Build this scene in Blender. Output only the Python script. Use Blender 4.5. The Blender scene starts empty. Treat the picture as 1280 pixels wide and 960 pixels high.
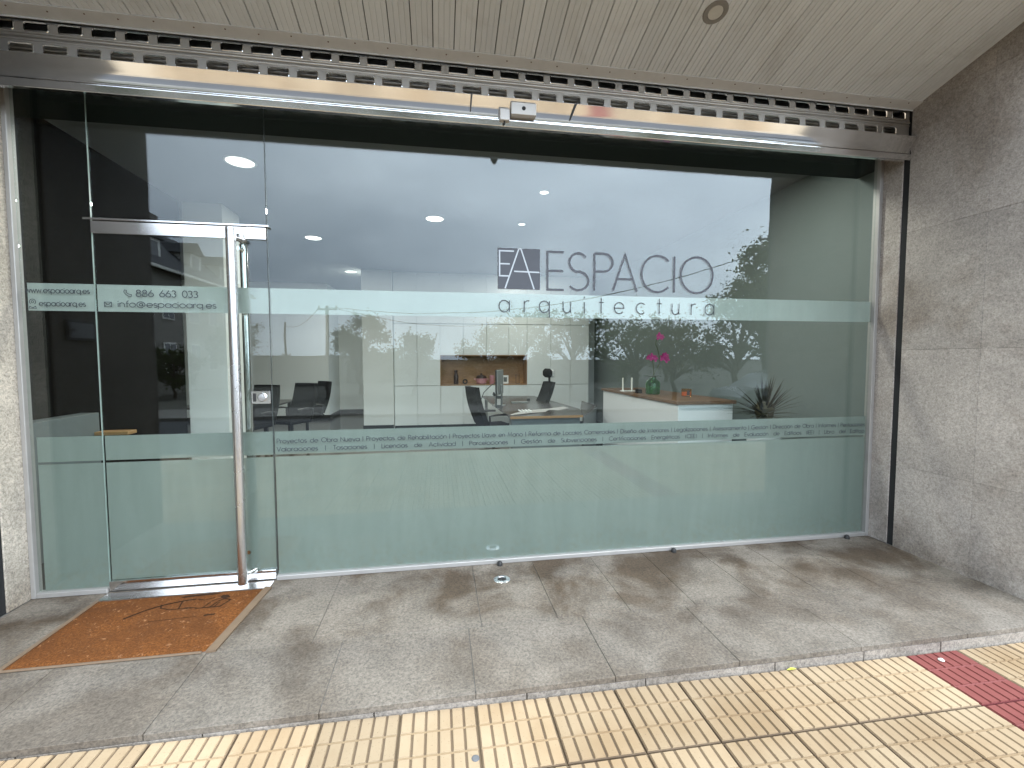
import bpy, math, random
from mathutils import Vector, Matrix
R = math.radians
random.seed(7)
S = bpy.context.scene
COL = S.collection

# ------------------------------------------------------------------ camera
cam = bpy.data.cameras.new('camera'); co = bpy.data.objects.new('camera', cam); COL.objects.link(co)
cam.sensor_width = 36; cam.lens = 558.8 / 1280 * 36; cam.clip_start = 0.05; cam.clip_end = 3000
yaw, pit, rol = R(9.3254), R(3.187), R(-0.083)
fw = Vector((math.sin(yaw) * math.cos(pit), math.cos(yaw) * math.cos(pit), -math.sin(pit)))
rt = Vector((math.cos(yaw), -math.sin(yaw), 0)); up = rt.cross(fw)
r2 = rt * math.cos(rol) + up * math.sin(rol); u2 = up * math.cos(rol) - rt * math.sin(rol)
co.matrix_world = Matrix(((r2.x, u2.x, -fw.x, 0), (r2.y, u2.y, -fw.y, -3.309), (r2.z, u2.z, -fw.z, 1.55), (0, 0, 0, 1)))
S.camera = co

# ------------------------------------------------------------------ sky and sun
SUN_EL, SUN_AZ = 50, 140            # azimuth clockwise from +y
W = bpy.data.worlds.new('World'); S.world = W; W.use_nodes = True
wt = W.node_tree; wt.nodes.clear()
def wn(t, **k):
    n = wt.nodes.new(t)
    for a, b in k.items(): setattr(n, a, b)
    return n
out = wn('ShaderNodeOutputWorld'); bg = wn('ShaderNodeBackground')
sky = wn('ShaderNodeTexSky', sky_type='NISHITA', sun_disc=False, sun_elevation=R(SUN_EL), sun_rotation=R(SUN_AZ), air_density=1.2, dust_density=3.0)
tc = wn('ShaderNodeTexCoord'); mp = wn('ShaderNodeMapping'); mp.inputs['Scale'].default_value = (1, 1, 2.2); mp.inputs['Location'].default_value = (3.1, .4, 1.2)
nz = wn('ShaderNodeTexNoise'); nz.inputs['Scale'].default_value = 1.7; nz.inputs['Detail'].default_value = 7; nz.inputs['Roughness'].default_value = .55; nz.inputs['Distortion'].default_value = .3
rp = wn('ShaderNodeValToRGB')
rp.color_ramp.elements[0].position = .30; rp.color_ramp.elements[0].color = (17.5, 21, 25.5, 1)
rp.color_ramp.elements[1].position = .72; rp.color_ramp.elements[1].color = (37, 41.5, 46.5, 1)
dt = wn('ShaderNodeVectorMath', operation='DOT_PRODUCT')
sd = Vector((math.sin(R(SUN_AZ)) * math.cos(R(SUN_EL)), math.cos(R(SUN_AZ)) * math.cos(R(SUN_EL)), math.sin(R(SUN_EL))))
dt.inputs[1].default_value = sd
mr = wn('ShaderNodeMapRange'); mr.inputs['From Min'].default_value = .2; mr.inputs['From Max'].default_value = 1; mr.inputs['To Min'].default_value = .62; mr.inputs['To Max'].default_value = 2.5
sc_ = wn('ShaderNodeVectorMath', operation='SCALE')
mx = wn('ShaderNodeMix', data_type='RGBA'); mx.inputs[0].default_value = .9
L = wt.links.new
L(tc.outputs['Generated'], mp.inputs[0]); L(mp.outputs[0], nz.inputs['Vector']); L(nz.outputs['Fac'], rp.inputs[0])
L(tc.outputs['Generated'], dt.inputs[0]); L(dt.outputs['Value'], mr.inputs['Value'])
L(rp.outputs[0], sc_.inputs[0]); L(mr.outputs[0], sc_.inputs['Scale'])
L(sky.outputs[0], mx.inputs[6]); L(sc_.outputs[0], mx.inputs[7]); L(mx.outputs[2], bg.inputs[0])
bg.inputs['Strength'].default_value = .1
L(bg.outputs[0], out.inputs[0])
sl = bpy.data.lights.new('sun', 'SUN'); sl.energy = 1.0; sl.angle = R(14); sl.color = (1, .95, .87)
so = bpy.data.objects.new('sun', sl); COL.objects.link(so); so.rotation_euler = sd.to_track_quat('Z', 'Y').to_euler(); so.location = (10, -16, 20)

S.view_settings.view_transform = 'Standard'; S.view_settings.look = 'None'; S.view_settings.exposure = 0.0; S.view_settings.gamma = 1
S.view_settings.use_curve_mapping = False
S.render.engine = 'CYCLES'
S.cycles.max_bounces = 10; S.cycles.diffuse_bounces = 4; S.cycles.glossy_bounces = 5; S.cycles.transmission_bounces = 4
S.cycles.transparent_max_bounces = 20; S.cycles.use_denoising = True; S.cycles.sample_clamp_indirect = 6
S.cycles.caustics_reflective = False; S.cycles.caustics_refractive = False

# ------------------------------------------------------------------ materials
MATS = {}
class NT:
    def __init__(s, name):
        s.m = bpy.data.materials.new(name); s.m.use_nodes = True; s.t = s.m.node_tree; s.t.nodes.clear()
        s.o = s.n('ShaderNodeOutputMaterial'); MATS[name] = s.m; s._p = None
    def n(s, t, **k):
        x = s.t.nodes.new(t)
        for a, b in k.items(): setattr(x, a, b)
        return x
    def l(s, a, b): s.t.links.new(a, b)
    def pos(s):
        if not s._p: s._p = s.n('ShaderNodeNewGeometry').outputs['Position']
        return s._p
    def objco(s): return s.n('ShaderNodeTexCoord').outputs['Object']
    def scale(s, v, xyz):
        m = s.n('ShaderNodeMapping'); m.inputs['Scale'].default_value = xyz; s.l(v, m.inputs[0]); return m.outputs[0]
    def noise(s, scale, det=4, rough=.55, dist=0, vec=None):
        x = s.n('ShaderNodeTexNoise'); x.inputs['Scale'].default_value = scale; x.inputs['Detail'].default_value = det
        x.inputs['Roughness'].default_value = rough; x.inputs['Distortion'].default_value = dist
        s.l(vec or s.pos(), x.inputs['Vector']); return x.outputs['Fac']
    def voro(s, scale, vec=None, feature='F1'):
        x = s.n('ShaderNodeTexVoronoi', feature=feature); x.inputs['Scale'].default_value = scale
        s.l(vec or s.pos(), x.inputs['Vector']); return x
    def ramp(s, f, stops):
        x = s.n('ShaderNodeValToRGB'); cr = x.color_ramp
        while len(cr.elements) < len(stops): cr.elements.new(.5)
        for e, (p, c) in zip(cr.elements, stops): e.position = p; e.color = (c if isinstance(c, tuple) else (c, c, c)) + (1,)
        s.l(f, x.inputs[0]); return x.outputs[0]
    def mix(s, f, a, b, mode='MIX'):
        x = s.n('ShaderNodeMix', data_type='RGBA', blend_type=mode)
        for i, v in ((0, f), (6, a), (7, b)):
            if isinstance(v, (int, float)): x.inputs[i].default_value = v
            elif isinstance(v, tuple): x.inputs[i].default_value = v + (1,)
            else: s.l(v, x.inputs[i])
        return x.outputs[2]
    def rnd(s, lo=.9, hi=1.1):
        oi = s.n('ShaderNodeObjectInfo'); m = s.n('ShaderNodeMapRange'); m.inputs['To Min'].default_value = lo; m.inputs['To Max'].default_value = hi
        s.l(oi.outputs['Random'], m.inputs['Value']); return m.outputs[0]
    def math(s, op, a, b=None):
        x = s.n('ShaderNodeMath', operation=op)
        for i, v in enumerate((a, b)):
            if v is None: continue
            if isinstance(v, (int, float)): x.inputs[i].default_value = v
            else: s.l(v, x.inputs[i])
        return x.outputs[0]
    def bump(s, h, st=.3, d=.01):
        x = s.n('ShaderNodeBump'); x.inputs['Strength'].default_value = st; x.inputs['Distance'].default_value = d; s.l(h, x.inputs['Height']); return x.outputs[0]
    def bsdf(s, col, rough=.6, metal=0, nrm=None, spec=.5, emit=None, es=0, out=True, coat=0):
        b = s.n('ShaderNodeBsdfPrincipled')
        for k, v in (('Base Color', col), ('Roughness', rough), ('Metallic', metal)):
            if isinstance(v, (int, float)): b.inputs[k].default_value = v
            elif isinstance(v, tuple): b.inputs[k].default_value = v + (1,)
            else: s.l(v, b.inputs[k])
        b.inputs['Specular IOR Level'].default_value = spec; b.inputs['Coat Weight'].default_value = coat
        if nrm is not None: s.l(nrm, b.inputs['Normal'])
        if emit: b.inputs['Emission Color'].default_value = emit + (1,); b.inputs['Emission Strength'].default_value = es
        if out: s.l(b.outputs[0], s.o.inputs[0])
        return b

def simple(name, col, rough=.6, metal=0, var=.12, sc=14, spec=.5, bump=0, **k):
    t = NT(name); f = t.noise(sc, 4)
    c = t.mix(f, tuple(max(0, x * (1 - var)) for x in col), tuple(min(1, x * (1 + var)) for x in col))
    nb = t.bump(t.noise(sc * 8, 3), bump, .004) if bump else None
    t.bsdf(c, rough, metal, nb, spec, **k); return t.m

def granite(name, a, b, stain, st_lo=.50, st_hi=.72, amt=.8, sscale=1.3, rough=.75, spk=.72, dist=.2, rows=False, rv=.06, foot=False):
    t = NT(name)
    big = t.noise(2.3, 5, .6)
    base = t.mix(big, a, b)
    g1 = t.noise(62, 3, .75, .5); g2 = t.voro(85).outputs['Distance']
    base = t.mix(spk, base, t.mix(1, base, t.ramp(g1, [(.32, .48), (.5, 1.0), (.68, 1.45)]), 'MULTIPLY'))
    base = t.mix(spk * .7, base, t.mix(1, base, t.ramp(g2, [(.1, .7), (.6, 1.25)]), 'MULTIPLY'))
    bl = t.ramp(t.noise(120, 2, .6), [(.30, .35), (.40, 1)])
    base = t.mix(.5, base, t.mix(1, base, bl, 'MULTIPLY'))
    s1 = t.noise(sscale, 6, .60, dist)
    f = t.math('MULTIPLY', t.ramp(s1, [(st_lo, 0), (st_hi, 1)]), amt)
    if rows:
        sp_ = t.n('ShaderNodeSeparateXYZ'); t.l(t.pos(), sp_.inputs[0]); ym = t.n('ShaderNodeMapRange')
        for k_, v_ in (('From Min', -1.15), ('From Max', -.45), ('To Min', .48), ('To Max', 1.0)): ym.inputs[k_].default_value = v_
        t.l(sp_.outputs['Y'], ym.inputs['Value']); f = t.math('MULTIPLY', f, ym.outputs[0])
    base = t.mix(f, base, t.mix(1, base, stain, 'MULTIPLY'))
    if foot:
        sq_ = t.n('ShaderNodeSeparateXYZ'); t.l(t.pos(), sq_.inputs[0]); zq = t.n('ShaderNodeMapRange')
        for k_, v_ in (('From Min', .0), ('From Max', .42), ('To Min', .9), ('To Max', 0)): zq.inputs[k_].default_value = v_
        t.l(sq_.outputs['Z'], zq.inputs['Value']); base = t.mix(t.math('MULTIPLY', zq.outputs[0], t.ramp(t.noise(4.5, 5, .65), [(.38, 0), (.66, 1)])), base, t.mix(1, base, (.50, .46, .42), 'MULTIPLY'))
    w = t.ramp(t.noise(sscale * 2.2, 5, .6), [(.35, .86), (.65, 1.1)])
    base = t.mix(1, base, w, 'MULTIPLY')
    base = t.mix(1, base, t.rnd(1 - rv, 1 + rv), 'MULTIPLY')
    t.bsdf(base, rough, 0, t.bump(t.math('ADD', g1, t.noise(28, 4)), .35, .004), .4)
    return t.m

granite('step_granite', (.130, .109, .086), (.180, .154, .125), (.36, .285, .21), .43, .60, .95, 1.9, dist=.35, rows=True)
granite('wall_granite', (.31, .275, .242), (.41, .368, .33), (.46, .39, .32), .52, .70, .85, 1.15, rv=.10, foot=True, spk=.55)
granite('pale_granite', (.38, .335, .275), (.46, .41, .34), (.62, .56, .48), .55, .72, .6, 1.2, foot=True)
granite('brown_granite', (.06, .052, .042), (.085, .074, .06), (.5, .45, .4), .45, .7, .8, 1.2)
granite('riser_granite', (.20, .172, .145), (.26, .226, .19), (.55, .5, .44), .5, .7, .6, 2.0)

def tile_mat(name, a, b, dirt):
    t = NT(name); f = t.noise(6, 5, .6)
    c = t.mix(f, a, b)
    c = t.mix(t.math('MULTIPLY', t.ramp(t.noise(1.6, 5), [(.42, 0), (.68, 1)]), .75), c, t.mix(1, c, dirt, 'MULTIPLY'))
    sp = t.ramp(t.noise(130, 2), [(.27, .55), (.36, 1)])
    c = t.mix(.6, c, t.mix(1, c, sp, 'MULTIPLY'))
    c = t.mix(1, c, t.rnd(.80, 1.08), 'MULTIPLY')
    t.bsdf(c, .8, 0, t.bump(t.noise(160, 3), .25, .002), .3)
tile_mat('yellow_tile', (.325, .236, .142), (.395, .298, .190), (.72, .62, .50))
tile_mat('yellow_ridge', (.26, .18, .10), (.32, .23, .135), (.7, .6, .5))
tile_mat('red_ridge', (.20, .055, .05), (.24, .075, .065), (.75, .72, .7))
tile_mat('yellow_groove', (.13, .09, .055), (.19, .135, .085), (.45, .4, .36))
tile_mat('red_groove', (.10, .015, .017), (.13, .02, .02), (.75, .72, .7))
tile_mat('red_tile', (.185, .045, .038), (.225, .066, .054), (.75, .72, .7))
simple('tile_joint', (.20, .145, .085), .95, var=.3)
simple('pavement_far', (.32, .245, .16), .85, var=.15, sc=5)
simple('mortar_bed', (.14, .135, .125), .95)
simple('black_gap', (.012, .012, .012), .9)
simple('dark_fascia', (.016, .022, .020), .7, spec=.2)
def metal(name, col, rough, bs=.05, dirt=.25):
    t = NT(name); n1 = t.noise(3, 5, .6); v = t.scale(t.pos(), (1.5, 60, 60)); n2 = t.noise(8, 3, .5, 0, v)
    c = t.mix(t.math('MULTIPLY', t.ramp(n1, [(.45, 0), (.75, 1)]), dirt), col, tuple(x * .62 for x in col))
    rr = t.n('ShaderNodeMapRange'); rr.inputs['To Min'].default_value = rough * .7; rr.inputs['To Max'].default_value = rough * 1.5
    t.l(n1, rr.inputs['Value'])
    t.bsdf(c, rr.outputs[0], 1, t.bump(n2, bs, .002))
metal('shutter_steel', (.56, .53, .49), .34, .08, .4)
metal('rail_steel', (.84, .83, .82), .09, .04, .3)
metal('chrome', (.80, .79, .78), .10, .01, .08)
metal('brushed_steel', (.66, .65, .64), .24, .05, .15)
simple('frame_aluminium', (.34, .325, .305), .42, .35, var=.1)
def soffit_m():
    t = NT('soffit_paint')
    c = t.mix(t.noise(.9, 5, .6), (.66, .685, .70), (.77, .795, .81))
    c = t.mix(t.math('MULTIPLY', t.ramp(t.noise(2.4, 6, .65, .8), [(.52, 0), (.75, 1)]), .35), c, (.42, .40, .37))
    c = t.mix(1, c, t.rnd(.95, 1.05), 'MULTIPLY')
    t.bsdf(c, .5, 0, None, .4)
soffit_m()
simple('soffit_trim', (.64, .64, .63), .5)
simple('rust_screw', (.12, .06, .03), .8)

def glass(name, f0=.044, tint=(.90, .94, .925), refl=(.93, .97, 1.0), wavy=False):
    t = NT(name)
    lw = t.n('ShaderNodeLayerWeight'); lw.inputs['Blend'].default_value = .5
    p5 = t.math('POWER', lw.outputs['Facing'], 5.0)
    f = t.math('ADD', t.math('MULTIPLY', p5, 1 - f0), f0)
    tr = t.n('ShaderNodeBsdfTransparent'); tr.inputs[0].default_value = tint + (1,)
    gl = t.n('ShaderNodeBsdfGlossy'); gl.inputs['Color'].default_value = refl + (1,); gl.inputs['Roughness'].default_value = 0
    if wavy: t.l(t.bump(t.noise(1.1, 2, .5), .12, .012), gl.inputs['Normal'])
    m = t.n('ShaderNodeMixShader'); t.l(f, m.inputs[0]); t.l(tr.outputs[0], m.inputs[1]); t.l(gl.outputs[0], m.inputs[2]); t.l(m.outputs[0], t.o.inputs[0])
glass('shop_glass', wavy=True)
glass('green_glass', .05, (.42, .74, .36))
glass('amber_glass', .05, (.97, .74, .36))
simple('glass_edge', (.26, .33, .30), .25, var=.1)
simple('silicone_seam', (.05, .06, .06), .4)
def film(name, col, trans):
    t = NT(name)
    c = t.mix(t.noise(1.5, 3), tuple(x * .97 for x in col), col)
    st_ = t.scale(t.pos(), (5, 5, .7)); c = t.mix(.5, c, t.mix(1, c, t.ramp(t.noise(2.2, 5, .65, .4, st_), [(.3, .90), (.7, 1.08)]), 'MULTIPLY'))
    sp_ = t.n('ShaderNodeSeparateXYZ'); t.l(t.pos(), sp_.inputs[0]); zm = t.n('ShaderNodeMapRange')
    for k_, v_ in (('From Min', .04), ('From Max', .30), ('To Min', .55), ('To Max', 0)): zm.inputs[k_].default_value = v_
    t.l(sp_.outputs['Z'], zm.inputs['Value']); dn = t.math('MULTIPLY', zm.outputs[0], t.ramp(t.noise(26, 5, .7), [(.45, 0), (.7, 1)]))
    c = t.mix(dn, c, (.33, .29, .23))
    d = t.bsdf(c, .85, 0, None, .2, out=False)
    tl = t.n('ShaderNodeBsdfTranslucent'); t.l(c, tl.inputs[0])
    m = t.n('ShaderNodeMixShader'); m.inputs[0].default_value = trans
    t.l(d.outputs[0], m.inputs[1]); t.l(tl.outputs[0], m.inputs[2]); t.l(m.outputs[0], t.o.inputs[0])
film('frosted_film', (.345, .37, .338), .45)
film('band_film', (.54, .565, .535), .45)
simple('vinyl_dark', (.045, .055, .06), .6)
simple('vinyl_grey', (.055, .058, .068), .6)
simple('vinyl_light', (.42, .45, .47), .6)
def coir():
    t = NT('coir'); v = t.scale(t.pos(), (1, 1, 1))
    c = t.mix(t.noise(5, 5, .6), (.16, .056, .014), (.25, .095, .028))
    c = t.mix(t.math('MULTIPLY', t.ramp(t.noise(120, 3, .8), [(.40, 0), (.60, 1)]), .75), c, (.06, .022, .008))
    c = t.mix(t.math('MULTIPLY', t.ramp(t.noise(2.2, 6, .6, .5), [(.42, 0), (.66, 1)]), .72), c, (.085, .034, .013))
    pale = t.ramp(t.noise(30, 5, .7, .8), [(.60, 0), (.68, 1)])
    c = t.mix(t.math('MULTIPLY', pale, .6), c, (.42, .22, .11))
    t.bsdf(c, .95, 0, t.bump(t.noise(300, 3), .8, .006), .1)
coir()
simple('mat_border', (.14, .092, .055), .7, var=.2, sc=20)
simple('mat_print', (.045, .026, .016), 1, var=.4, sc=40, spec=0)
simple('white_wall', (.78, .80, .77), .7, var=.02, sc=2)
simple('grey_wall', (.145, .175, .165), .7, var=.05, sc=1.5)
simple('cabinet_white', (.80, .83, .81), .35, var=.02, sc=3)
simple('counter_white', (.84, .85, .85), .4, var=.02, sc=3)
simple('dark_panel', (.006, .0055, .0045), 1, var=.25, sc=3, spec=.0)
simple('interior_tile', (.050, .045, .040), .18, var=.2, sc=3)
simple('skirting_dark', (.018, .020, .018), .4)
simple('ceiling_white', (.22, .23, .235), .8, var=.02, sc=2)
def wood(name, a, b, vs=(2, 14, 14), rough=.45):
    t = NT(name); v = t.scale(t.objco(), vs)
    g = t.noise(3.5, 6, .65, 1.2, v); c = t.mix(t.ramp(g, [(.3, 0), (.7, 1)]), a, b)
    t.bsdf(c, rough, 0, t.bump(g, .15, .003))
wood('oak', (.27, .145, .06), (.40, .235, .11))
wood('counter_wood', (.12, .06, .028), (.20, .11, .055), (14, 2, 14))
wood('desk_dark', (.030, .024, .021), (.055, .045, .038), (3, 10, 10), .25)
simple('desk_edge', (.34, .19, .075), .5)
simple('black_fabric', (.010, .010, .011), .85, spec=.2, bump=.3)
simple('black_plastic', (.012, .012, .013), .35)
simple('grey_steel_panel', (.13, .15, .15), .5)
simple('silver_plastic', (.32, .33, .32), .35, .3)
simple('white_plastic', (.82, .82, .80), .4)
simple('paper', (.40, .39, .37), .7)
simple('pink_glaze', (.52, .24, .26), .35)
simple('brown_lid', (.045, .025, .02), .4)
simple('orchid_petal', (.40, .03, .19), .5, var=.25, sc=40)
simple('orchid_leaf', (.03, .065, .015), .4, var=.3)
simple('moss', (.07, .20, .03), .9, var=.3, sc=30)
simple('amber_wax', (.60, .25, .05), .5)
simple('stem_green', (.05, .07, .03), .6)
simple('spike_leaf', (.022, .022, .012), .55, var=.35, sc=20)
simple('spike_core', (.045, .038, .016), .8, var=.3)
simple('planter_pale', (.60, .60, .58), .5)
simple('candle_wax', (.80, .78, .70), .5)
simple('zinc_plate', (.62, .60, .57), .45, .25, var=.08)
simple('rubber', (.015, .014, .013), .6)
simple('downlight_ring', (.26, .245, .22), .4)
simple('downlight_lens', (.62, .60, .55), .3)
simple('grey_metal_box', (.10, .10, .105), .4)
t = NT('lit_disc'); t.bsdf((.9, .9, .9), .5, emit=(1, .98, .93), es=5.0)
t = NT('lit_disc_dim'); t.bsdf((.9, .9, .9), .5, emit=(1, .98, .93), es=2.2)
simple('asphalt', (.05, .05, .052), .9, var=.3, sc=8)
simple('kerb_stone', (.34, .33, .31), .85)
simple('far_pavement', (.20, .185, .16), .9)
simple('earth', (.085, .08, .06), .95, var=.25, sc=.6)
simple('render_wall', (.20, .185, .16), .85, var=.08, sc=1)
simple('low_house_wall', (.21, .205, .185), .85, var=.06, sc=1)
simple('slate', (.022, .023, .027), .75, var=.3, sc=4)
simple('roof_grey', (.12, .115, .10), .8, var=.2, sc=3)
simple('window_dark', (.02, .022, .025), .12)
simple('trim_white', (.62, .60, .55), .6)
simple('bark', (.075, .055, .04), .9, var=.3)
simple('pole_wood', (.05, .04, .032), .9)
simple('pole_concrete', (.20, .195, .18), .9)
simple('cable', (.02, .02, .02), .6)
simple('upper_render', (.40, .38, .34), .85)
simple('car_silver', (.25, .26, .27), .25, .5, var=.03)
simple('tyre', (.02, .02, .02), .8)
simple('yellow_leaf', (.50, .52, .05), .6)
simple('pebble', (.6, .58, .5), .8)
def leafm(name, a, b):
    t = NT(name); oi = t.noise(1.3, 3); c = t.mix(oi, a, b)
    d = t.bsdf(c, .6, 0, None, .3, out=False); tl = t.n('ShaderNodeBsdfTranslucent'); t.l(c, tl.inputs[0])
    m = t.n('ShaderNodeMixShader'); m.inputs[0].default_value = .5; t.l(d.outputs[0], m.inputs[1]); t.l(tl.outputs[0], m.inputs[2]); t.l(m.outputs[0], t.o.inputs[0])
leafm('leaf_dark', (.04, .06, .022), (.085, .11, .04))
leafm('leaf_olive', (.11, .13, .06), (.17, .18, .09))
leafm('leaf_pale', (.15, .16, .075), (.24, .235, .11))

# ------------------------------------------------------------------ builders
class MB:
    def __init__(s): s.v = []; s.f = []
    def add(s, vs, fs):
        b = len(s.v); s.v += [tuple(x) for x in vs]; s.f += [tuple(b + i for i in f) for f in fs]; return s
    def box(s, x0, x1, y0, y1, z0, z1, c=0):
        if c <= 0:
            return s.add([(x, y, z) for z in (z0, z1) for y in (y0, y1) for x in (x0, x1)],
                         [(0, 2, 3, 1), (4, 5, 7, 6), (0, 1, 5, 4), (2, 6, 7, 3), (0, 4, 6, 2), (1, 3, 7, 5)])
        c = min(c, (x1 - x0) * .49, (y1 - y0) * .49, (z1 - z0) * .49)
        P = {}; vs = []
        X = (x0, x1); Y = (y0, y1); Z = (z0, z1)
        for i in (0, 1):
            for j in (0, 1):
                for k in (0, 1):
                    sx, sy, sz = (1, -1)[i] * c, (1, -1)[j] * c, (1, -1)[k] * c
                    for ax, p in enumerate(((X[i], Y[j] + sy, Z[k] + sz), (X[i] + sx, Y[j], Z[k] + sz), (X[i] + sx, Y[j] + sy, Z[k]))):
                        P[i, j, k, ax] = len(vs); vs.append(p)
        fs = []
        q = [(0, 0), (1, 0), (1, 1), (0, 1)]
        for i in (0, 1):
            fs.append([P[i, a, b, 0] for a, b in (q if i else q[::-1])])
            fs.append([P[a, i, b, 1] for a, b in (q[::-1] if i else q)])
            fs.append([P[a, b, i, 2] for a, b in (q if i else q[::-1])])
        for a in (0, 1):
            for b in (0, 1):
                e = [P[0, a, b, 1], P[1, a, b, 1], P[1, a, b, 2], P[0, a, b, 2]]; fs.append(e if (a + b) % 2 else e[::-1])
                e = [P[a, 0, b, 0], P[a, 1, b, 0], P[a, 1, b, 2], P[a, 0, b, 2]]; fs.append(e[::-1] if (a + b) % 2 else e)
                e = [P[a, b, 0, 0], P[a, b, 1, 0], P[a, b, 1, 1], P[a, b, 0, 1]]; fs.append(e if (a + b) % 2 else e[::-1])
        for i in (0, 1):
            for j in (0, 1):
                for k in (0, 1):
                    e = [P[i, j, k, 0], P[i, j, k, 1], P[i, j, k, 2]]; fs.append(e if (i + j + k) % 2 else e[::-1])
        return s.add(vs, fs)
    def tube(s, path, r, n=10, cap=True):
        path = [Vector(p) for p in path]; rs = r if isinstance(r, (list, tuple)) else [r] * len(path)
        rings = []; prev = None
        for i, p in enumerate(path):
            d = (path[min(i + 1, len(path) - 1)] - path[max(i - 1, 0)]).normalized()
            if prev is None:
                a = Vector((0, 0, 1)) if abs(d.z) < .9 else Vector((1, 0, 0)); u = d.cross(a).normalized()
            else: u = (prev - d * prev.dot(d)).normalized()
            prev = u; w = d.cross(u)
            rings.append([p + (u * math.cos(t) + w * math.sin(t)) * rs[i] for t in [2 * math.pi * k / n for k in range(n)]])
        vs = [v for rg in rings for v in rg]; fs = []
        for i in range(len(path) - 1):
            for k in range(n): fs.append((i * n + k, i * n + (k + 1) % n, (i + 1) * n + (k + 1) % n, (i + 1) * n + k))
        if cap: fs += [tuple(range(n))[::-1], tuple((len(path) - 1) * n + k for k in range(n))]
        return s.add(vs, fs)
    def lathe(s, prof, c=(0, 0, 0), n=20, M=None):
        vs = []; fs = []
        for (r, z) in prof:
            for k in range(n):
                p = Vector((r * math.cos(2 * math.pi * k / n), r * math.sin(2 * math.pi * k / n), z))
                if M: p = M @ p
                vs.append((p.x + c[0], p.y + c[1], p.z + c[2]))
        for i in range(len(prof) - 1):
            for k in range(n): fs.append((i * n + k, i * n + (k + 1) % n, (i + 1) * n + (k + 1) % n, (i + 1) * n + k))
        fs += [tuple(range(n))[::-1], tuple((len(prof) - 1) * n + k for k in range(n))]
        return s.add(vs, fs)
    def prism(s, poly, h0, h1, axis='z'):
        n = len(poly)
        def P(a, b, h): return {'z': (a, b, h), 'y': (a, h, b), 'x': (h, a, b)}[axis]
        vs = [P(a, b, h0) for a, b in poly] + [P(a, b, h1) for a, b in poly]
        return s.add(vs, [tuple(range(n))[::-1], tuple(range(n, 2 * n))] + [(i, (i + 1) % n, n + (i + 1) % n, n + i) for i in range(n)])
    def xf(s, M):
        s.v = [tuple(M @ Vector(v)) for v in s.v]; return s
    def mesh(s, name, mat, smooth=False):
        me = bpy.data.meshes.new(name); me.from_pydata(s.v, [], s.f); me.validate(); me.update()
        import bmesh
        b = bmesh.new(); b.from_mesh(me); bmesh.ops.recalc_face_normals(b, faces=b.faces); b.to_mesh(me); b.free()
        if smooth:
            me.polygons.foreach_set('use_smooth', [True] * len(me.polygons)); me.set_sharp_from_angle(angle=R(35))
        me.materials.append(MATS[mat]); return me
    def build(s, name, mat, parent=None, smooth=False, label=None, kind=None, loc=None):
        return link(name, s.mesh(name, mat, smooth), parent, label, kind, loc)

def wloc(o):
    v = Vector((0, 0, 0))
    while o: v += o.location; o = o.parent
    return v
def link(name, me, parent=None, label=None, kind=None, loc=None):
    o = bpy.data.objects.new(name, me); COL.objects.link(o)
    base = Vector(loc) if loc else Vector((0, 0, 0))
    if parent: o.parent = parent; base = base - wloc(parent)
    o.location = base
    if label: o['label'] = label
    if kind: o['kind'] = kind
    return o
def tag(o, label, cat, group=None):
    o['label'] = label; o['category'] = cat
    if group: o['group'] = group
    return o
def thing(name, label, cat, loc=(0, 0, 0), group=None):
    o = bpy.data.objects.new(name, None); COL.objects.link(o); o.location = loc; o.empty_display_size = .1
    return tag(o, label, cat, group)
def copytree(o, parent=None):
    c = o.copy(); COL.objects.link(c)
    if parent: c.parent = parent
    for ch in list(o.children): copytree(ch, c)
    return c

# ------------------------------------------------------------------ ground, pavement, road
XL, XR = -2.62, 3.70
def slope(x): return -.0475 - .0116 * max(-4.2, min(6.2, x))
g = MB().add([(-400, -600, -.34), (400, -600, -.34), (400, 200, -.34), (-400, 200, -.34)], [(0, 1, 2, 3)]); g.build('ground', 'earth', kind='structure')
m = MB(); xs = [-60, -4.2, 6.2, 60]
for a, b in zip(xs, xs[1:]):
    m.add([(a, -4.72, slope(a) - .016), (b, -4.72, slope(b) - .016), (b, -1.28, slope(b) - .016), (a, -1.28, slope(a) - .016)], [(0, 1, 2, 3)])
pav = m.build('pavement', 'tile_joint', kind='structure')
m = MB(); PX, PY = .337, .36; X0 = .49 - 13 * PX
for a, b in ((-60, X0 - .01), (X0 + 29 * PX + .01, 60)):
    m.add([(a, -4.70, slope(a) - .006), (b, -4.70, slope(b) - .006), (b, -1.30, slope(b) - .006), (a, -1.30, slope(a) - .006)], [(0, 1, 2, 3)])
m.build('paving_sheet', 'pavement_far', pav)
m = MB().add([(-80, -11.5, -.31), (80, -11.5, -.31), (80, -4.86, -.30), (-80, -4.86, -.30)], [(0, 1, 2, 3)]); m.build('road', 'asphalt', kind='structure')
m = MB(); m.box(-60, 60, -4.86, -4.72, -.5, -.16, .01); m.build('kerb', 'kerb_stone', kind='structure')
m = MB(); m.box(-80, 80, -14, -11.5, -.5, -.20, .01); m.build('far_pavement', 'far_pavement', kind='structure')

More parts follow.
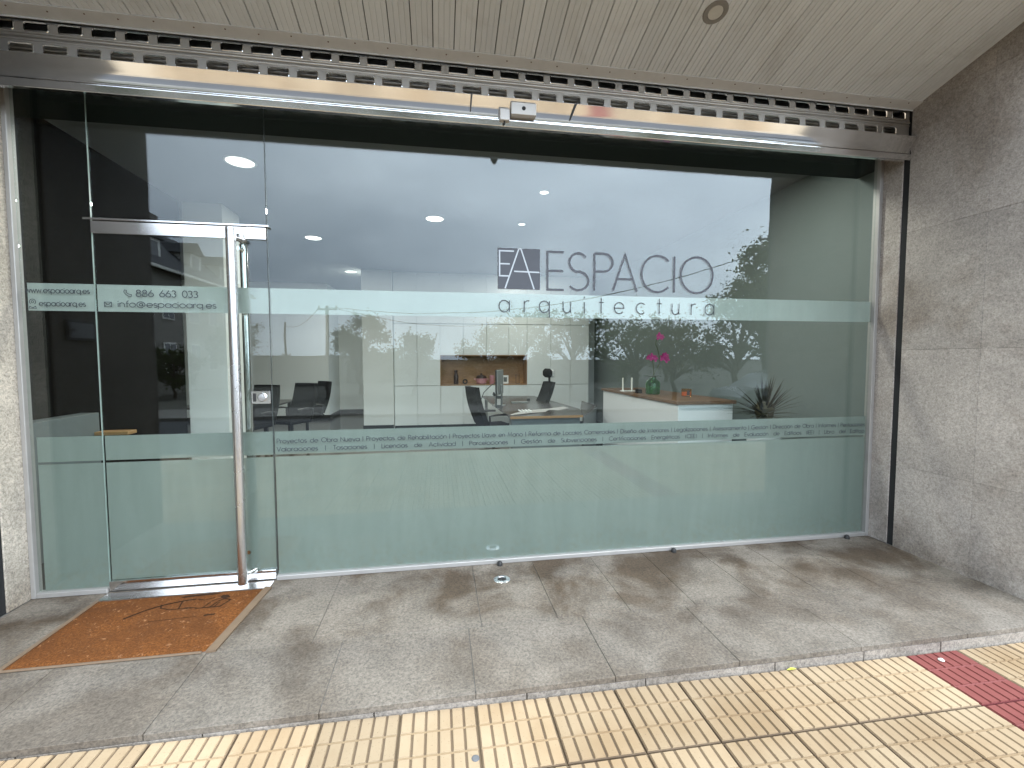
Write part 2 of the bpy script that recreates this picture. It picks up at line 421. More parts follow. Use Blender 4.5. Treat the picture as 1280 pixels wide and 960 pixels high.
def tile_mesh(matn, groove):
    m = MB(); g_ = .0030
    m.box(g_, PX - g_, g_ - PY, -g_, -.05, -.0060, .0015); nb = len(m.f)
    bw = (PX - 2 * g_) / 6; rh = (PY - 2 * g_) / 3
    for r in range(1, 3):
        y = -g_ - r * rh; m.box(g_ + .003, PX - g_ - .003, y - .0045, y + .0045, -.0063, -.0022, .0012)
    nr = len(m.f)
    for r in range(3):
        for i in range(6):
            x0 = g_ + i * bw + .0042; x1 = g_ + (i + 1) * bw - .0042
            y1 = -g_ - r * rh - .0050; y0 = -g_ - (r + 1) * rh + .0050
            c = .0024
            m.add([(x0, y0, -.0064), (x1, y0, -.0064), (x1, y1, -.0064), (x0, y1, -.0064),
                   (x0 + c, y0 + c, 0), (x1 - c, y0 + c, 0), (x1 - c, y1 - c, 0), (x0 + c, y1 - c, 0)],
                  [(4, 5, 6, 7), (0, 1, 5, 4), (1, 2, 6, 5), (2, 3, 7, 6), (3, 0, 4, 7)])
    me = m.mesh('paving_tile', matn); me.materials.append(MATS[groove])
    me.materials.append(MATS[groove.replace('groove', 'ridge')])
    for i in range(nr): me.polygons[i].material_index = 1 if i < nb else 2
    return me
ty, tr_ = tile_mesh('yellow_tile', 'yellow_groove'), tile_mesh('red_tile', 'red_groove')
for k in range(29):
    for j in range(9):
        red = (k - 13 == 6)
        x = X0 + k * PX
        o = link('paving_tile', tr_ if red else ty, pav, loc=(x, -1.318 - j * PY, slope(x) + random.uniform(-.0012, .0012)))
        o.rotation_euler = (random.uniform(-.002, .002), math.atan(.0116) + random.uniform(-.002, .002), 0)
        if red: o['label'] = 'dark red ribbed paving tile'
lf = MB().add([(0, 0, 0), (.03, .008, .006), (.055, 0, .002), (.03, -.012, .008), (.0, .004, -.002), (.03, .012, .003), (.055, .004, -.001), (.03, -.008, .005)], [(0, 1, 2, 3), (7, 6, 5, 4)])
lo = lf.build('fallen_leaf', 'yellow_leaf', loc=(1.77, -1.335, slope(1.77) + .004)); tag(lo, 'small yellow-green leaf lying on the tiles against the granite step', 'leaf')
m = MB().lathe([(.001, 0), (.013, .002), (.015, .006), (.009, .011), (.001, .012)], n=9)
po = m.build('pebble', 'pebble', loc=(2.66, -1.39, slope(2.66)), smooth=True); tag(po, 'tiny pale pebble lying on the dark red paving strip', 'pebble')
m = MB().lathe([(.001, -.01), (.016, -.01), (.016, .0), (.012, .002), (.001, .002)], n=12)
po = m.build('survey_stud', 'grey_metal_box', loc=(.13, -1.60, slope(.13) + .001)); tag(po, 'small round grey metal stud set in a yellow paving tile', 'stud')

# entrance step: granite slabs
step = MB().box(-4.6, 6.2, -1.295, .10, -.30, -.0045).build('entrance_step', 'mortar_bed', kind='structure')
def slab(x0, x1, y0, y1):
    w = x1 - x0; d = y1 - y0
    o = MB().box(0, w - .003, 0, d - .003, -.03, 0, .0014).build('granite_slab', 'step_granite', step, loc=(x0 + .0015, y0 + .0015, random.uniform(-.0012, .0006)))
    return o
fx = [-4.55, -3.32, -2.615, -1.92, -1.225, -.535, .155, .838, 1.51, 2.235, 2.93, 3.68, 4.4, 5.1, 6.1]
for a, b in zip(fx, fx[1:]): slab(a, b, -1.318, -.797)
bx = [XL + .003, -1.62, -.70, .233, .69, 1.155, 1.59, 2.052, 2.50, 2.96, 3.40, XR - .003]
for a, b in zip(bx, bx[1:]): slab(a, b, -.797, -.004)
rx = [-4.55, -3.3, -2.6, -1.68, -1.0, -.30, .40, 1.0, 1.72, 2.26, 2.76, 3.5, 4.2, 5, 6.1]
for a, b in zip(rx, rx[1:]):
    MB().box(0, b - a - .005, 0, .03, -.13, 0, .002).build('riser_stone', 'riser_granite', step, loc=(a, -1.314 + random.uniform(-.001, .001), -.0335))

# recessed floor lamp
fl = thing('floor_lamp', 'small round steel floor lamp sunk in the granite in front of the shop window', 'floor lamp', (.425, -.267, 0))
MB().lathe([(.030, .001), (.033, .005), (.052, .0045), (.058, .0006)], (.425, -.267, 0), 28).build('rim', 'brushed_steel', fl, True)
MB().lathe([(.001, .0012), (.020, .0055), (.0235, .0058), (.029, .0013)], (.425, -.267, .0005), 20).build('lens', 'rubber', fl, True)

# ------------------------------------------------------------------ stone side walls
def stone_wall(x_face, sgn, yend, label, rmat, mat, cols, rows):
    w = thing('stone_wall', label, 'wall', (x_face, yend, 0))
    # structural core and the narrow reveal beside the glass
    xa, xb = sorted((x_face + sgn * .03, x_face + sgn * .55))
    MB().box(xa, xb, yend + .03, -.238, -.3, 4.3).build('wall_core', 'mortar_bed', w)
    xc, xd = sorted((x_face, x_face + sgn * .55))
    MB().box(xc, xd, -.1855, -.006, .0, 3.52, .002).build('reveal', rmat, w)
    xe, xf_ = sorted((x_face + sgn * .008, x_face + sgn * .10))
    MB().box(xe, xf_, -.2382, -.1858, -.0, 3.52).build('guide_channel', 'black_gap', w)
    for a, b in zip(cols, cols[1:]):
        for c, d in zip(rows, rows[1:]):
            p, q = sorted((x_face, x_face + sgn * .029))
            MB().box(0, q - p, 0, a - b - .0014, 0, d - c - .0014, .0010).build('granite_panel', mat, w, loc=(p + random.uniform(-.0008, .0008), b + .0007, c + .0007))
    for c, d in zip(rows, rows[1:]):   # end face towards the street
        p, q = sorted((x_face + sgn * .0, x_face + sgn * .55))
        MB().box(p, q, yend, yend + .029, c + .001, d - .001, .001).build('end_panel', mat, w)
    return w
stone_wall(XR, 1, -1.235, 'stained grey-brown granite side wall at the right of the shopfront', 'wall_granite', 'wall_granite', [-.2385, -.775, -1.206], [-.02, .68, 1.62, 2.55, 3.50, 4.28])
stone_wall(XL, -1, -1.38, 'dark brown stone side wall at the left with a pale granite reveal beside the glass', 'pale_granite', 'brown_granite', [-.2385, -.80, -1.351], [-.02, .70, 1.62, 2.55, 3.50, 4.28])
# meter cover on the left wall (seen mirrored in the glass)
mc = thing('meter_cover', 'small grey metal meter cover with dark frame on the left stone wall', 'meter cover', (XL, -.485, 1.76))
MB().box(XL + .0005, XL + .016, -.62, -.35, 1.69, 1.84, .004).build('frame', 'rubber', mc)
MB().box(XL + .0165, XL + .022, -.60, -.37, 1.71, 1.82, .002).build('door', 'grey_metal_box', mc)
MB().lathe([(.011, 0), (.011, .006), (.001, .007)], n=10, M=Matrix.Rotation(R(90), 3, 'Y')).xf(Matrix.Translation((XL + .022, -.40, 1.765))).build('lock', 'rubber', mc)

# ------------------------------------------------------------------ soffit, fascia, upper facade
SL = .27
def sz(y): return 3.503 - SL * (y + .235)
sof = MB().prism([(-.20, sz(-.20) + .02), (-1.26, sz(-1.26) + .02), (-1.26, sz(-1.26) + .10), (-.20, sz(-.20) + .10)], XL - .3, XR + .3, 'x').build('soffit', 'black_gap', kind='structure')
P0 = -2.115 - .13 * 4; pw = .1312
def plank(w):
    # two shallow ribs along the board; local frame: x across, u along the slope
    m = MB(); gps = [0, .002]; zz = [.006, 0]
    for q_ in (.25, .5, .75):
        gps += [w * q_ - .0026, w * q_, w * q_ + .0026]; zz += [0, .0042, 0]
    gps += [w - .0065, w - .0045]; zz += [0, .006]
    ya, yb = -.285, -1.255
    
    vs = []
    for y in (ya, yb):
        for gx, gz in zip(gps, zz): vs.append((gx, y, sz(y) + gz))
        vs += [(w - .0045, y, sz(y) + .018), (0, y, sz(y) + .018)]
    n = 15
    return m.add(vs, [tuple(range(n)), tuple(range(n, 2 * n))[::-1]] + [(i, n + i, n + (i + 1) % n, (i + 1) % n) for i in range(n)])
pm = None; k = 0; x = P0
while x < XR - .004:
    a = max(x, XL + .002); b = min(x + pw, XR - .001)
    if b - a > .02:
        if abs(b - a - pw) < 1e-6:
            pm = pm or plank(pw).mesh('soffit_plank', 'soffit_paint')
            o = link('soffit_plank', pm, sof, loc=(a, 0, random.uniform(-.001, .001)))
        else:
            plank(b - a).build('soffit_plank', 'soffit_paint', sof, loc=(a, 0, 0))
    x += pw
tm = MB()
for y0, y1, d0, d1 in ((-.318, -.2405, -.006, .0),):
    tm.prism([(y1, sz(y1) + d0), (y0, sz(y0) + d0), (y0, sz(y0) - .001), (y1, sz(y1) - .001)], XL + .001, XR - .001, 'x')
tm.prism([(-.2400, 3.489), (-.2435, 3.489), (-.2435, sz(-.24) - .006), (-.2400, sz(-.24) - .006)], XL + .001, XR - .001, 'x')
trim = tm.build('edge_trim', 'soffit_trim', sof)
sm = MB().lathe([(.0045, 0), (.004, -.003), (.001, -.004)], n=8).mesh('trim_screw', 'rust_screw')
for i in range(34):
    x = XL + .09 + i * .186; y = -.297 if i % 2 else -.287
    link('trim_screw', sm, trim, loc=(x + random.uniform(-.02, .02), y, sz(y) - .0062))
dl = thing('soffit_downlight', 'round recessed downlight in the slatted soffit', 'downlight', (1.67, -.73, sz(-.73)))
Mr = Matrix.Rotation(math.atan(-SL), 3, 'X')
MB().lathe([(.045, -.002), (.050, -.006), (.068, -.006), (.074, .0)], (1.67, -.73, sz(-.73) - .001), 28, Mr).build('ring', 'downlight_ring', dl, True)
MB().lathe([(.001, -.0035), (.043, -.0035), (.043, .002)], (1.67, -.73, sz(-.73) - .001), 24, Mr).build('lens', 'downlight_lens', dl, True)
fas = MB().box(XL - .6, XR + .6, -1.33, -1.262, 3.615, 4.0, .003).build('fascia_beam', 'dark_fascia', kind='structure')
# upper storey of the building above the porch
uf = MB()
uf.box(-7, 8, -1.345, 9, 4.002, 10.5); uf.build('upper_storey', 'upper_render', kind='structure')
m = MB(); m.box(-7, XL - .552, -1.2, -.1, -.3, 4.0); m.build('street_wall', 'upper_render', kind='structure')
m = MB(); m.box(XR + .552, 8, -1.2, -.1, -.3, 4.0); m.build('street_wall', 'upper_render', kind='structure')
m = MB(); m.box(XL - .5, XR + .5, -.20, -.005, 3.54, 4.0); m.build('lintel', 'dark_fascia', kind='structure')
# dome camera hanging from the fascia, and a bent bracket
dc = thing('dome_camera', 'small black camera hanging under the canopy edge', 'camera', (.58, -1.30, 3.615))
MB().box(.545, .615, -1.325, -1.265, 3.560, 3.6145, .004).build('bracket', 'black_plastic', dc)
MB().lathe([(.020, 0), (.024, -.014), (.018, -.032), (.001, -.040)], (.58, -1.295, 3.560), 14).build('lens', 'black_plastic', dc, True)
hb = MB().tube([(2.72, -1.29, 3.6145), (2.715, -1.29, 3.59), (2.69, -1.29, 3.57)], .006, 6).build('bent_hook', 'black_plastic'); tag(hb, 'thin bent black hook sticking down from the canopy edge', 'hook')

# ------------------------------------------------------------------ roller shutter
sh = thing('roller_shutter', 'raised steel roller shutter with rows of slots above the glass', 'shutter', (.54, -.22, 3.11))
def shutter_slat(z0, z1, zs0, zs1, off):
    m = MB(); y = -.224; T = .003
    xs0, xs1 = XL + .012, XR - .012
    # slotted web as cells
    cells = []; x = -2.404 + off
    while x - .172 > xs0: x -= .172
    k = x
    cuts = []
    while k < xs1 - .13:
        if k > xs0 + .005: cuts.append((k, k + .127))
        k += .172
    def plate(xa, xb, za, zb): m.box(xa, xb, y - T, y, za, zb)
    plate(xs0, xs1, zs1, z1); plate(xs0, xs1, z0, zs0)
    p = xs0
    for a, b in cuts: plate(p, a, zs0 + .0002, zs1 - .0002); p = b
    plate(p, xs1, zs0 + .0002, zs1 - .0002)
    c = .009
    for a, b in cuts:   # rounded corner fillets of every slot
        for (cx, cz, sx, sz_) in ((a, zs0, 1, 1), (b, zs0, -1, 1), (a, zs1, 1, -1), (b, zs1, -1, -1)):
            m.prism([(cx, cz), (cx + sx * c, cz), (cx + sx * c * .3, cz + sz_ * c * .3), (cx, cz + sz_ * c)], y - T + .0003, y - .0003, 'y')
    o = m.build('slat', 'shutter_steel', sh)
    rim = MB()
    for a, b in cuts:    # pressed rim round each slot
        pts = [(a + c, zs0), (b - c, zs0), (b - c * .3, zs0 + c * .3), (b, zs0 + c), (b, zs1 - c), (b - c * .3, zs1 - c * .3), (b - c, zs1), (a + c, zs1), (a + c * .3, zs1 - c * .3), (a, zs1 - c), (a, zs0 + c), (a + c * .3, zs0 + c * .3)]
        mx_, mz_ = (a + b) / 2, (zs0 + zs1) / 2; w = .0050
        inn = []
        for px_, pz_ in pts:
            inn.append((px_ + (w if px_ < mx_ else -w), pz_ + (w if pz_ < mz_ else -w)))
        n = len(pts); vs = [(px_, y - T - .0002, pz_) for px_, pz_ in pts] + [(px_, y - T - .0030, pz_) for px_, pz_ in [((p1[0] + p2[0]) / 2, (p1[1] + p2[1]) / 2) for p1, p2 in zip(pts, inn)]] + [(px_, y + .001, pz_) for px_, pz_ in inn]
        rim.add(vs, [(i, (i + 1) % n, n + (i + 1) % n, n + i) for i in range(n)] + [(n + i, n + (i + 1) % n, 2 * n + (i + 1) % n, 2 * n + i) for i in range(n)])
    rim.build('slot_rim', 'rail_steel', o)
    ridge = MB()
    for zc, rr in ((z0 + .010, .0085), (z0 + .026, .006), (z1 - .010, .0055)):
        prof = [(y - T - .0001 - rr * math.sin(t) * .9, zc - rr * math.cos(t)) for t in [math.pi * i / 8 for i in range(9)]]
        ridge.prism(prof, xs0 + .001, xs1 - .001, 'x')
    ridge.build('ridge', 'shutter_steel', o, True)
shutter_slat(3.276, 3.392, 3.311, 3.364, 0)
shutter_slat(3.395, 3.525, 3.430, 3.484, .081)
MB().box(XL + .02, XR - .02, -.158, -.150, 3.335, 3.53).build('rear_curtain', 'shutter_steel', sh)
for zz_ in (3.375, 3.425, 3.475):
    MB().tube([(XL + .021, -.161, zz_), (XR - .021, -.161, zz_)], .007, 8).build('rear_ridge', 'shutter_steel', sh, True)
# bottom rail: slightly leaning face, a dark groove and a rounded lip
m = MB()
prof = [(-.218, 3.163), (-.2385, 3.1632), (-.2408, 3.1648), (-.2412, 3.1672), (-.2400, 3.1690)]; yy = -.2385; NZ_ = 16
for i in range(NZ_ + 1):
    prof.append((yy, 3.170 + .100 * i / NZ_)); yy -= .100 / NZ_ * math.tan(R(18 + 18 * min(1, (i / NZ_) * 1.9)))
prof.append((-.218, 3.2705))
m.prism(prof, XL + .010, XR - .010, 'x'); rail = m.build('bottom_rail', 'rail_steel', sh)
m = MB(); prof = [(-.212, 3.112), (-.2405, 3.1122), (-.2428, 3.1134), (-.2443, 3.1152), (-.2452, 3.1180), (-.2545, 3.1478), (-.2548, 3.1505), (-.2538, 3.1530), (-.2515, 3.1548), (-.2485, 3.1555), (-.212, 3.156)]
m.prism(prof, XL + .010, XR - .010, 'x'); m.build('rail_lip', 'rail_steel', sh)
m = MB(); m.box(XL + .012, XR - .012, -.236, -.219, 3.1555, 3.1625); m.build('rail_groove', 'black_gap', sh)
lk = MB().box(  .492, .660, -.306, -.2435, 3.168, 3.244, .002).build('lock_plate', 'zinc_plate', sh)
MB().lathe([(.013, 0), (.013, .003), (.008, .0035), (.008, .001), (.001, .001)], n=16, M=Matrix.Rotation(R(90), 3, 'X')).xf(Matrix.Translation((.575, -.3062, 3.207))).build('keyhole', 'rubber', lk)
MB().box(.418, .484, -.292, -.2450, 3.132, 3.205, .003).build('lock_box', 'zinc_plate', sh)
MB().tube([(.45, -.27, 3.1315), (.45, -.27, 3.112)], .006, 8).build('bolt', 'rubber', sh)
for x, dx in ((.232, -.006), (.94, -.032)):
    MB().tube([(x, -.312, 3.272), (x + dx * .2, -.308, 3.262), (x + dx, -.254, 3.184)], [.006, .0055, .004], 8).build('rail_pin', 'grey_metal_box', sh, True)

# ------------------------------------------------------------------ shopfront frame and panes
fr = thing('shopfront_frame', 'slim silver aluminium frame round the glass shopfront', 'frame', (0, 0, 0))
GL, GR, GT = -2.592, 3.667, 3.53
DL, DR = -2.182, -1.140
for a, b in ((XL + .001, GL), (GR, XR - .001)):
    MB().box(a, b, -.030, .030, .001, GT, .003).build('jamb', 'frame_aluminium', fr)
MB().box(GL + .001, DL - .002, -.028, .026, .001, .033, .003).build('sill', 'frame_aluminium', fr)
MB().box(DR + .004, GR - .001, -.028, .026, .001, .033, .003).build('sill', 'frame_aluminium', fr)
MB().box(DL - .002, DR + .003, .0, .09, .0005, .004).build('threshold', 'brushed_steel', fr)

YG0, YG1 = .000, .010
YF = .0116                                   # films sit on the room side of the glass
def pane(par, x0, x1, z0, z1, name='glass_pane'):
    return MB().box(x0, x1, YG0, YG1, z0, z1).build(name, 'shop_glass', par)
def films(par, x0, x1, lower=True, band=True):
    if band: MB().box(x0 + .002, x1 - .002, YF, YF + .0006, 1.863, 2.037).build('frosted_band', 'band_film', par)
    if lower:
        MB().box(x0 + .002, x1 - .002, YF, YF + .0006, .886, 1.049).build('frosted_band', 'frosted_film', par)
        MB().box(x0 + .002, x1 - .002, YF, YF + .0006, .034 if name_is_fixed else .075, .870).build('frosted_panel', 'frosted_film', par)
name_is_fixed = True
side = thing('fixed_glazing', 'narrow fixed glass pane with web address at the left of the door', 'glass pane', (-2.39, 0, .033))
pane(side, GL + .001, DL - .004, .034, GT)
films(side, GL + .025, DL - .006)
MB().box(DL - .0030, DL - .0012, -.0005, .0105, .034, GT).build('pane_edge', 'glass_edge', side)
main = thing('fixed_glazing', 'large fixed glass pane carrying the big dark logo', 'glass pane', (1.26, 0, .033))
pane(main, DR + .004, GR - .001, .034, GT)
films(main, DR + .006, GR - .002)
MB().box(DR + .0008, DR + .0036, -.0005, .0105, .034, GT).build('pane_edge', 'silicone_seam', main)
over = thing('fixed_glazing', 'fixed glass pane above the door below the shutter', 'glass pane', (-1.66, 0, 2.46))
pane(over, DL + .003, DR - .002, 2.452, GT)
name_is_fixed = False
door = thing('glass_door', 'frameless glass door with long steel pull handle and phone number', 'door', (-1.66, 0, 0))
pane(door, DL + .003, DR - .002, .074, 2.357)
films(door, DL + .004, DR - .003)
MB().box(DL + .002, DR - .002, -.014, .024, 2.3575, 2.436, .002).build('top_rail', 'chrome', door)
MB().box(DL - .03, DR + .02, -.030, -.001, 2.4385, 2.4515, .002).build('rail_cap', 'chrome', fr)
MB().box(DL + .002, DR - .002, -.014, .024, .010, .0735, .002).build('bottom_rail', 'chrome', door)
h = MB().tube([(-1.325, -.095, 2.405), (-1.325, -.095, .03)], .031, 18).build('pull_handle', 'brushed_steel', door, True)
for z in (2.34, .085):
    MB().tube([(-1.31, -.085, z), (-1.27, -.0145, z)], .014, 10).build('bracket', 'chrome', h, True)
h2 = MB().tube([(-1.325, .095, 2.345), (-1.325, .095, .12)], .024, 16).build('pull_handle', 'chrome', door, True)
for z in (2.30, .20):
    MB().tube([(-1.325, .09, z), (-1.325, .011, z)], .014, 10).build('bracket', 'chrome', h2, True)
lkp = MB().box(-1.268, -1.146, -.012, -.0005, 1.245, 1.335, .003).build('lock_case', 'chrome', door)
MB().lathe([(.030, 0), (.030, .008), (.024, .014), (.001, .015)], n=20, M=Matrix.Rotation(R(90), 3, 'X')).xf(Matrix.Translation((-1.195, -.0125, 1.29))).build('lock_cylinder', 'brushed_steel', lkp, True)
MB().box(-1.255, -1.235, -.0145, -.0122, 1.262, 1.318, .001).build('lock_slot', 'rubber', lkp)
for i, x in enumerate((.44, 1.85, 3.46)):
    d = MB().lathe([(.001, .034), (.010, .032), (.018, .024), (.021, .008), (.021, .001)], (x, -.052, 0), 14).build('door_stop', 'rubber', smooth=True)
    tag(d, ('small black rubber stud at the window foot above the floor lamp', 'small black rubber stud at the middle of the window foot', 'small black rubber stud at the window foot near the right wall')[i], 'rubber stud', 'rubber studs along the window foot')

# ------------------------------------------------------------------ lettering (single stroke geometric alphabet)
def arc(cx, cy, rx, ry, a0, a1, n=None):
    n = n or max(5, int(abs(a1 - a0) / 20))
    return [(cx + rx * math.cos(R(a0 + (a1 - a0) * i / n)), cy + ry * math.sin(R(a0 + (a1 - a0) * i / n))) for i in range(n + 1)]
q = .33; o_ = arc(q, q, q, q, 0, 360, 20)
def dot(x, y): return [(x, y - .06), (x, y + .06)]
acc = lambda x: [(x - .02, .78), (x + .1, .92)]
G = {
 'a': (.80, [o_, [(.66, .66), (.66, 0)]]), 'b': (.80, [o_, [(0, 1), (0, 0)]]), 'c': (.66, [arc(q, q, q, q, 45, 315)]),
 'd': (.80, [o_, [(.66, 1), (.66, 0)]]), 'e': (.78, [[(0, q)] + [(.66, q)] + arc(q, q, q, q, 0, 318)[1:]]),
 'f': (.42, [[(.13, 0), (.13, .78)] + arc(.33, .80, .2, .2, 180, 90, 4), [(0, .62), (.32, .62)]]),
 'g': (.80, [o_, [(.66, .66), (.66, 0)] + arc(q, 0, q, .3, 0, -150, 8)]),
 'i': (.18, [[(0, 0), (0, .64)], dot(0, .90)]), 'l': (.18, [[(0, 0), (0, 1)]]),
 'm': (1.02, [[(0, 0), (0, .66)], [(0, .42)] + arc(.22, .44, .22, .22, 180, 0, 8) + [(.44, 0)], [(.44, .42)] + arc(.66, .44, .22, .22, 180, 0, 8) + [(.88, 0)]]),
 'n': (.66, [[(0, 0), (0, .66)], [(0, .38)] + arc(.25, .41, .25, .25, 180, 0, 8) + [(.5, 0)]]),
 'h': (.66, [[(0, 0), (0, 1)], [(0, .38)] + arc(.25, .41, .25, .25, 180, 0, 8) + [(.5, 0)]]),
 'o': (.78, [o_]), 'p': (.80, [o_, [(0, .66), (0, -.3)]]), 'q': (.80, [o_, [(.66, .66), (.66, -.3)]]),
 'r': (.40, [[(0, 0), (0, .66)], [(0, .40)] + arc(.24, .42, .24, .24, 180, 70, 5)]),
 's': (.50, [arc(.19, .49, .17, .17, 40, 250, 8) + arc(.19, .17, .19, .17, 80, -140, 8)]),
 't': (.40, [[(.15, 0), (.15, .92)], [(0, .64), (.32, .64)]]),
 'u': (.66, [[(0, .66), (0, .25)] + arc(.25, .25, .25, .25, 180, 360, 8) + [(.5, .66)], [(.5, .25), (.5, 0)]]),
 'v': (.62, [[(0, .66), (.26, 0), (.52, .66)]]), 'w': (.92, [[(0, .66), (.2, 0), (.4, .6), (.6, 0), (.8, .66)]]),
 'x': (.60, [[(0, .66), (.48, 0)], [(.48, .66), (0, 0)]]), 'y': (.60, [[(0, .66), (.26, 0)], [(.5, .66), (.14, -.3)]]),
 'z': (.56, [[(0, .64), (.45, .64), (0, 0), (.46, 0)]]),
 'P': (.62, [[(0, 0), (0, 1)], [(0, 1), (.24, 1)] + arc(.26, .76, .24, .24, 90, -90, 8) + [(0, .52)]]),
 'O': (1.08, [arc(.48, .5, .48, .5, 0, 360, 24)]), 'N': (.82, [[(0, 0), (0, 1), (.66, 0), (.66, 1)]]),
 'R': (.66, [[(0, 0), (0, 1)], [(0, 1), (.24, 1)] + arc(.26, .76, .24, .24, 90, -90, 8) + [(0, .52)], [(.24, .52), (.52, 0)]]),
 'L': (.50, [[(0, 1), (0, 0), (.38, 0)]]), 'M': (1.0, [[(0, 0), (.12, 1), (.42, .15), (.72, 1), (.84, 0)]]),
 'C': (.92, [arc(.48, .5, .48, .5, 45, 315, 16)]), 'D': (.84, [[(0, 0), (0, 1), (.25, 1)] + arc(.25, .5, .45, .5, 90, -90, 12) + [(0, 0)]]),
 'I': (.20, [[(0, 0), (0, 1)]]), 'A': (.86, [[(0, 0), (.37, 1), (.74, 0)], [(.12, .33), (.62, .33)]]),
 'G': (1.05, [arc(.48, .5, .48, .5, 45, 360, 16) + [(.5, .5)]]), 'V': (.80, [[(0, 1), (.34, 0), (.68, 1)]]),
 'T': (.60, [[(.26, 0), (.26, 1)], [(0, 1), (.52, 1)]]), 'E': (.58, [[(.46, 1), (0, 1), (0, 0), (.46, 0)], [(0, .5), (.44, .5)]]),
 'S': (.60, [arc(.24, .74, .22, .25, 35, 255, 9) + arc(.24, .25, .25, .25, 80, -145, 9)]),
 '8': (.66, [arc(.26, .76, .2, .23, 0, 360, 14), arc(.26, .27, .26, .27, 0, 360, 16)]),
 '6': (.66, [arc(.27, .3, .27, .29, 0, 360, 16), [(.03, .42), (.36, 1)]]),
 '3': (.60, [arc(.2, .75, .2, .24, 150, -80, 9) + arc(.2, .26, .24, .26, 80, -150, 9)]),
 '0': (.66, [arc(.27, .5, .27, .5, 0, 360, 18)]), '|': (.20, [[(.02, -.12), (.02, 1.05)]]),
 '.': (.26, [[(.02, 0), (.02, .08)]]), '(': (.34, [arc(.3, .45, .28, .62, 125, 235, 6)]), ')': (.34, [arc(-.06, .45, .28, .62, 55, -55, 6)]),
 '@': (1.12, [arc(.48, .4, .19, .2, 0, 360, 12), [(.68, .6), (.66, .25)] + arc(.8, .3, .13, .13, 200, 360, 5) + arc(.48, .4, .46, .48, 0, 300, 18)]),
 ' ': (.42, []),
}
for b, a in (('á', 'a'), ('é', 'e'), ('ó', 'o')): G[b] = (G[a][0], G[a][1] + [acc(q)])
G['ñ'] = (G['n'][0], G['n'][1] + [[(.05, .80), (.18, .86), (.32, .80), (.45, .86)]])
class Ink:
    def __init__(s, y=-.0004): s.m = MB(); s.y = y; s.k = 0
    def stroke(s, pts, w):
        s.k += 1; y = s.y - (s.k % 4) * .00012
        closed = len(pts) > 3 and abs(pts[0][0] - pts[-1][0]) + abs(pts[0][1] - pts[-1][1]) < 1e-6
        P = pts[:-1] if closed else pts; n = len(P); vs = []
        for i, p in enumerate(P):
            a = P[i - 1] if (i or closed) else None; b = P[(i + 1) % n] if (i < n - 1 or closed) else None
            def nr(u, v):
                dx, dz = v[0] - u[0], v[1] - u[1]; l_ = math.hypot(dx, dz) or 1; return (-dz / l_, dx / l_)
            if a is None: nx, nz = nr(p, b); k_ = 1
            elif b is None: nx, nz = nr(a, p); k_ = 1
            else:
                n1, n2 = nr(a, p), nr(p, b); nx, nz = n1[0] + n2[0], n1[1] + n2[1]; l_ = math.hypot(nx, nz)
                if l_ < .3: nx, nz = n1; k_ = 1
                else: nx /= l_; nz /= l_; k_ = min(2.2, 1 / max(.3, nx * n1[0] + nz * n1[1]))
            vs += [(p[0] + nx * w / 2 * k_, y, p[1] + nz * w / 2 * k_), (p[0] - nx * w / 2 * k_, y, p[1] - nz * w / 2 * k_)]
        fs = [(2 * i, 2 * i + 1, 2 * ((i + 1) % n) + 1, 2 * ((i + 1) % n)) for i in range(n if closed else n - 1)]
        s.m.add(vs, fs)
    def glyph(s, ch, x, z, sx, sy, w):
        for st in G[ch][1]: s.stroke([(x + a * sx, z + b * sy) for a, b in st], w)
        return G[ch][0] * sx
    def text(s, txt, x0, x1, z, h, w, space=.42):
        nat = sum(G[c][0] if c != ' ' else space for c in txt) - .12
        sx = (x1 - x0) / nat; x = x0
        for c in txt:
            if c == ' ': x += space * sx; continue
            x += s.glyph(c, x, z, sx, h, w)
        return sx
    def fit(s, ch, x0, x1, z0, z1, w):
        al = [p for st in G[ch][1] for p in st]; mxx = max(p[0] for p in al); mnx = min(p[0] for p in al); wd = max(1e-6, mxx - mnx)
        for st in G[ch][1]:
            s.stroke([((x0 + w / 2) + (a - mnx) / wd * (x1 - x0 - w) if wd > .01 else (x0 + x1) / 2, z0 + w / 2 + b * (z1 - z0 - w)) for a, b in st], w)
    def build(s, name, mat, par): return s.m.build(name, mat, par)
# large logo
k = Ink()
k.m.add([(.438, -.0003, 2.068), (.757, -.0003, 2.068), (.757, -.0003, 2.368), (.438, -.0003, 2.368)], [(0, 1, 2, 3)])
k.build('logo_square', 'vinyl_grey', main)
k = Ink(-.0007); w = .010
for st in ([(.560, 2.347), (.452, 2.347), (.452, 2.165), (.520, 2.165)], [(.452, 2.253), (.528, 2.253)], [(.596, 2.366), (.492, 2.072)], [(.596, 2.366), (.612, 2.366), (.712, 2.072)], [(.560, 2.200), (.754, 2.197)]): k.stroke(st, w)
k.build('logo_monogram', 'vinyl_light', main)
k = Ink()
for ch, a, b in (('E', .806, .950), ('S', .976, 1.144), ('P', 1.175, 1.337), ('A', 1.324, 1.536), ('C', 1.557, 1.800), ('I', 1.829, 1.850), ('O', 1.886, 2.180)):
    k = Ink(); k.fit(ch, a, b, 2.064, 2.362, .0165); k.build('logo_letter', 'vinyl_grey', main)
k = Ink()
for ch, x in (('a', .447), ('r', .637), ('q', .752), ('u', .937), ('i', 1.105), ('t', 1.222), ('e', 1.347), ('c', 1.527), ('t', 1.700), ('u', 1.826), ('r', 1.990), ('a', 2.110)):
    k = Ink(); k.glyph(ch, x, 1.900, .118, .130, .0078); k.build('subtitle_letter', 'vinyl_dark', main)
k = Ink()
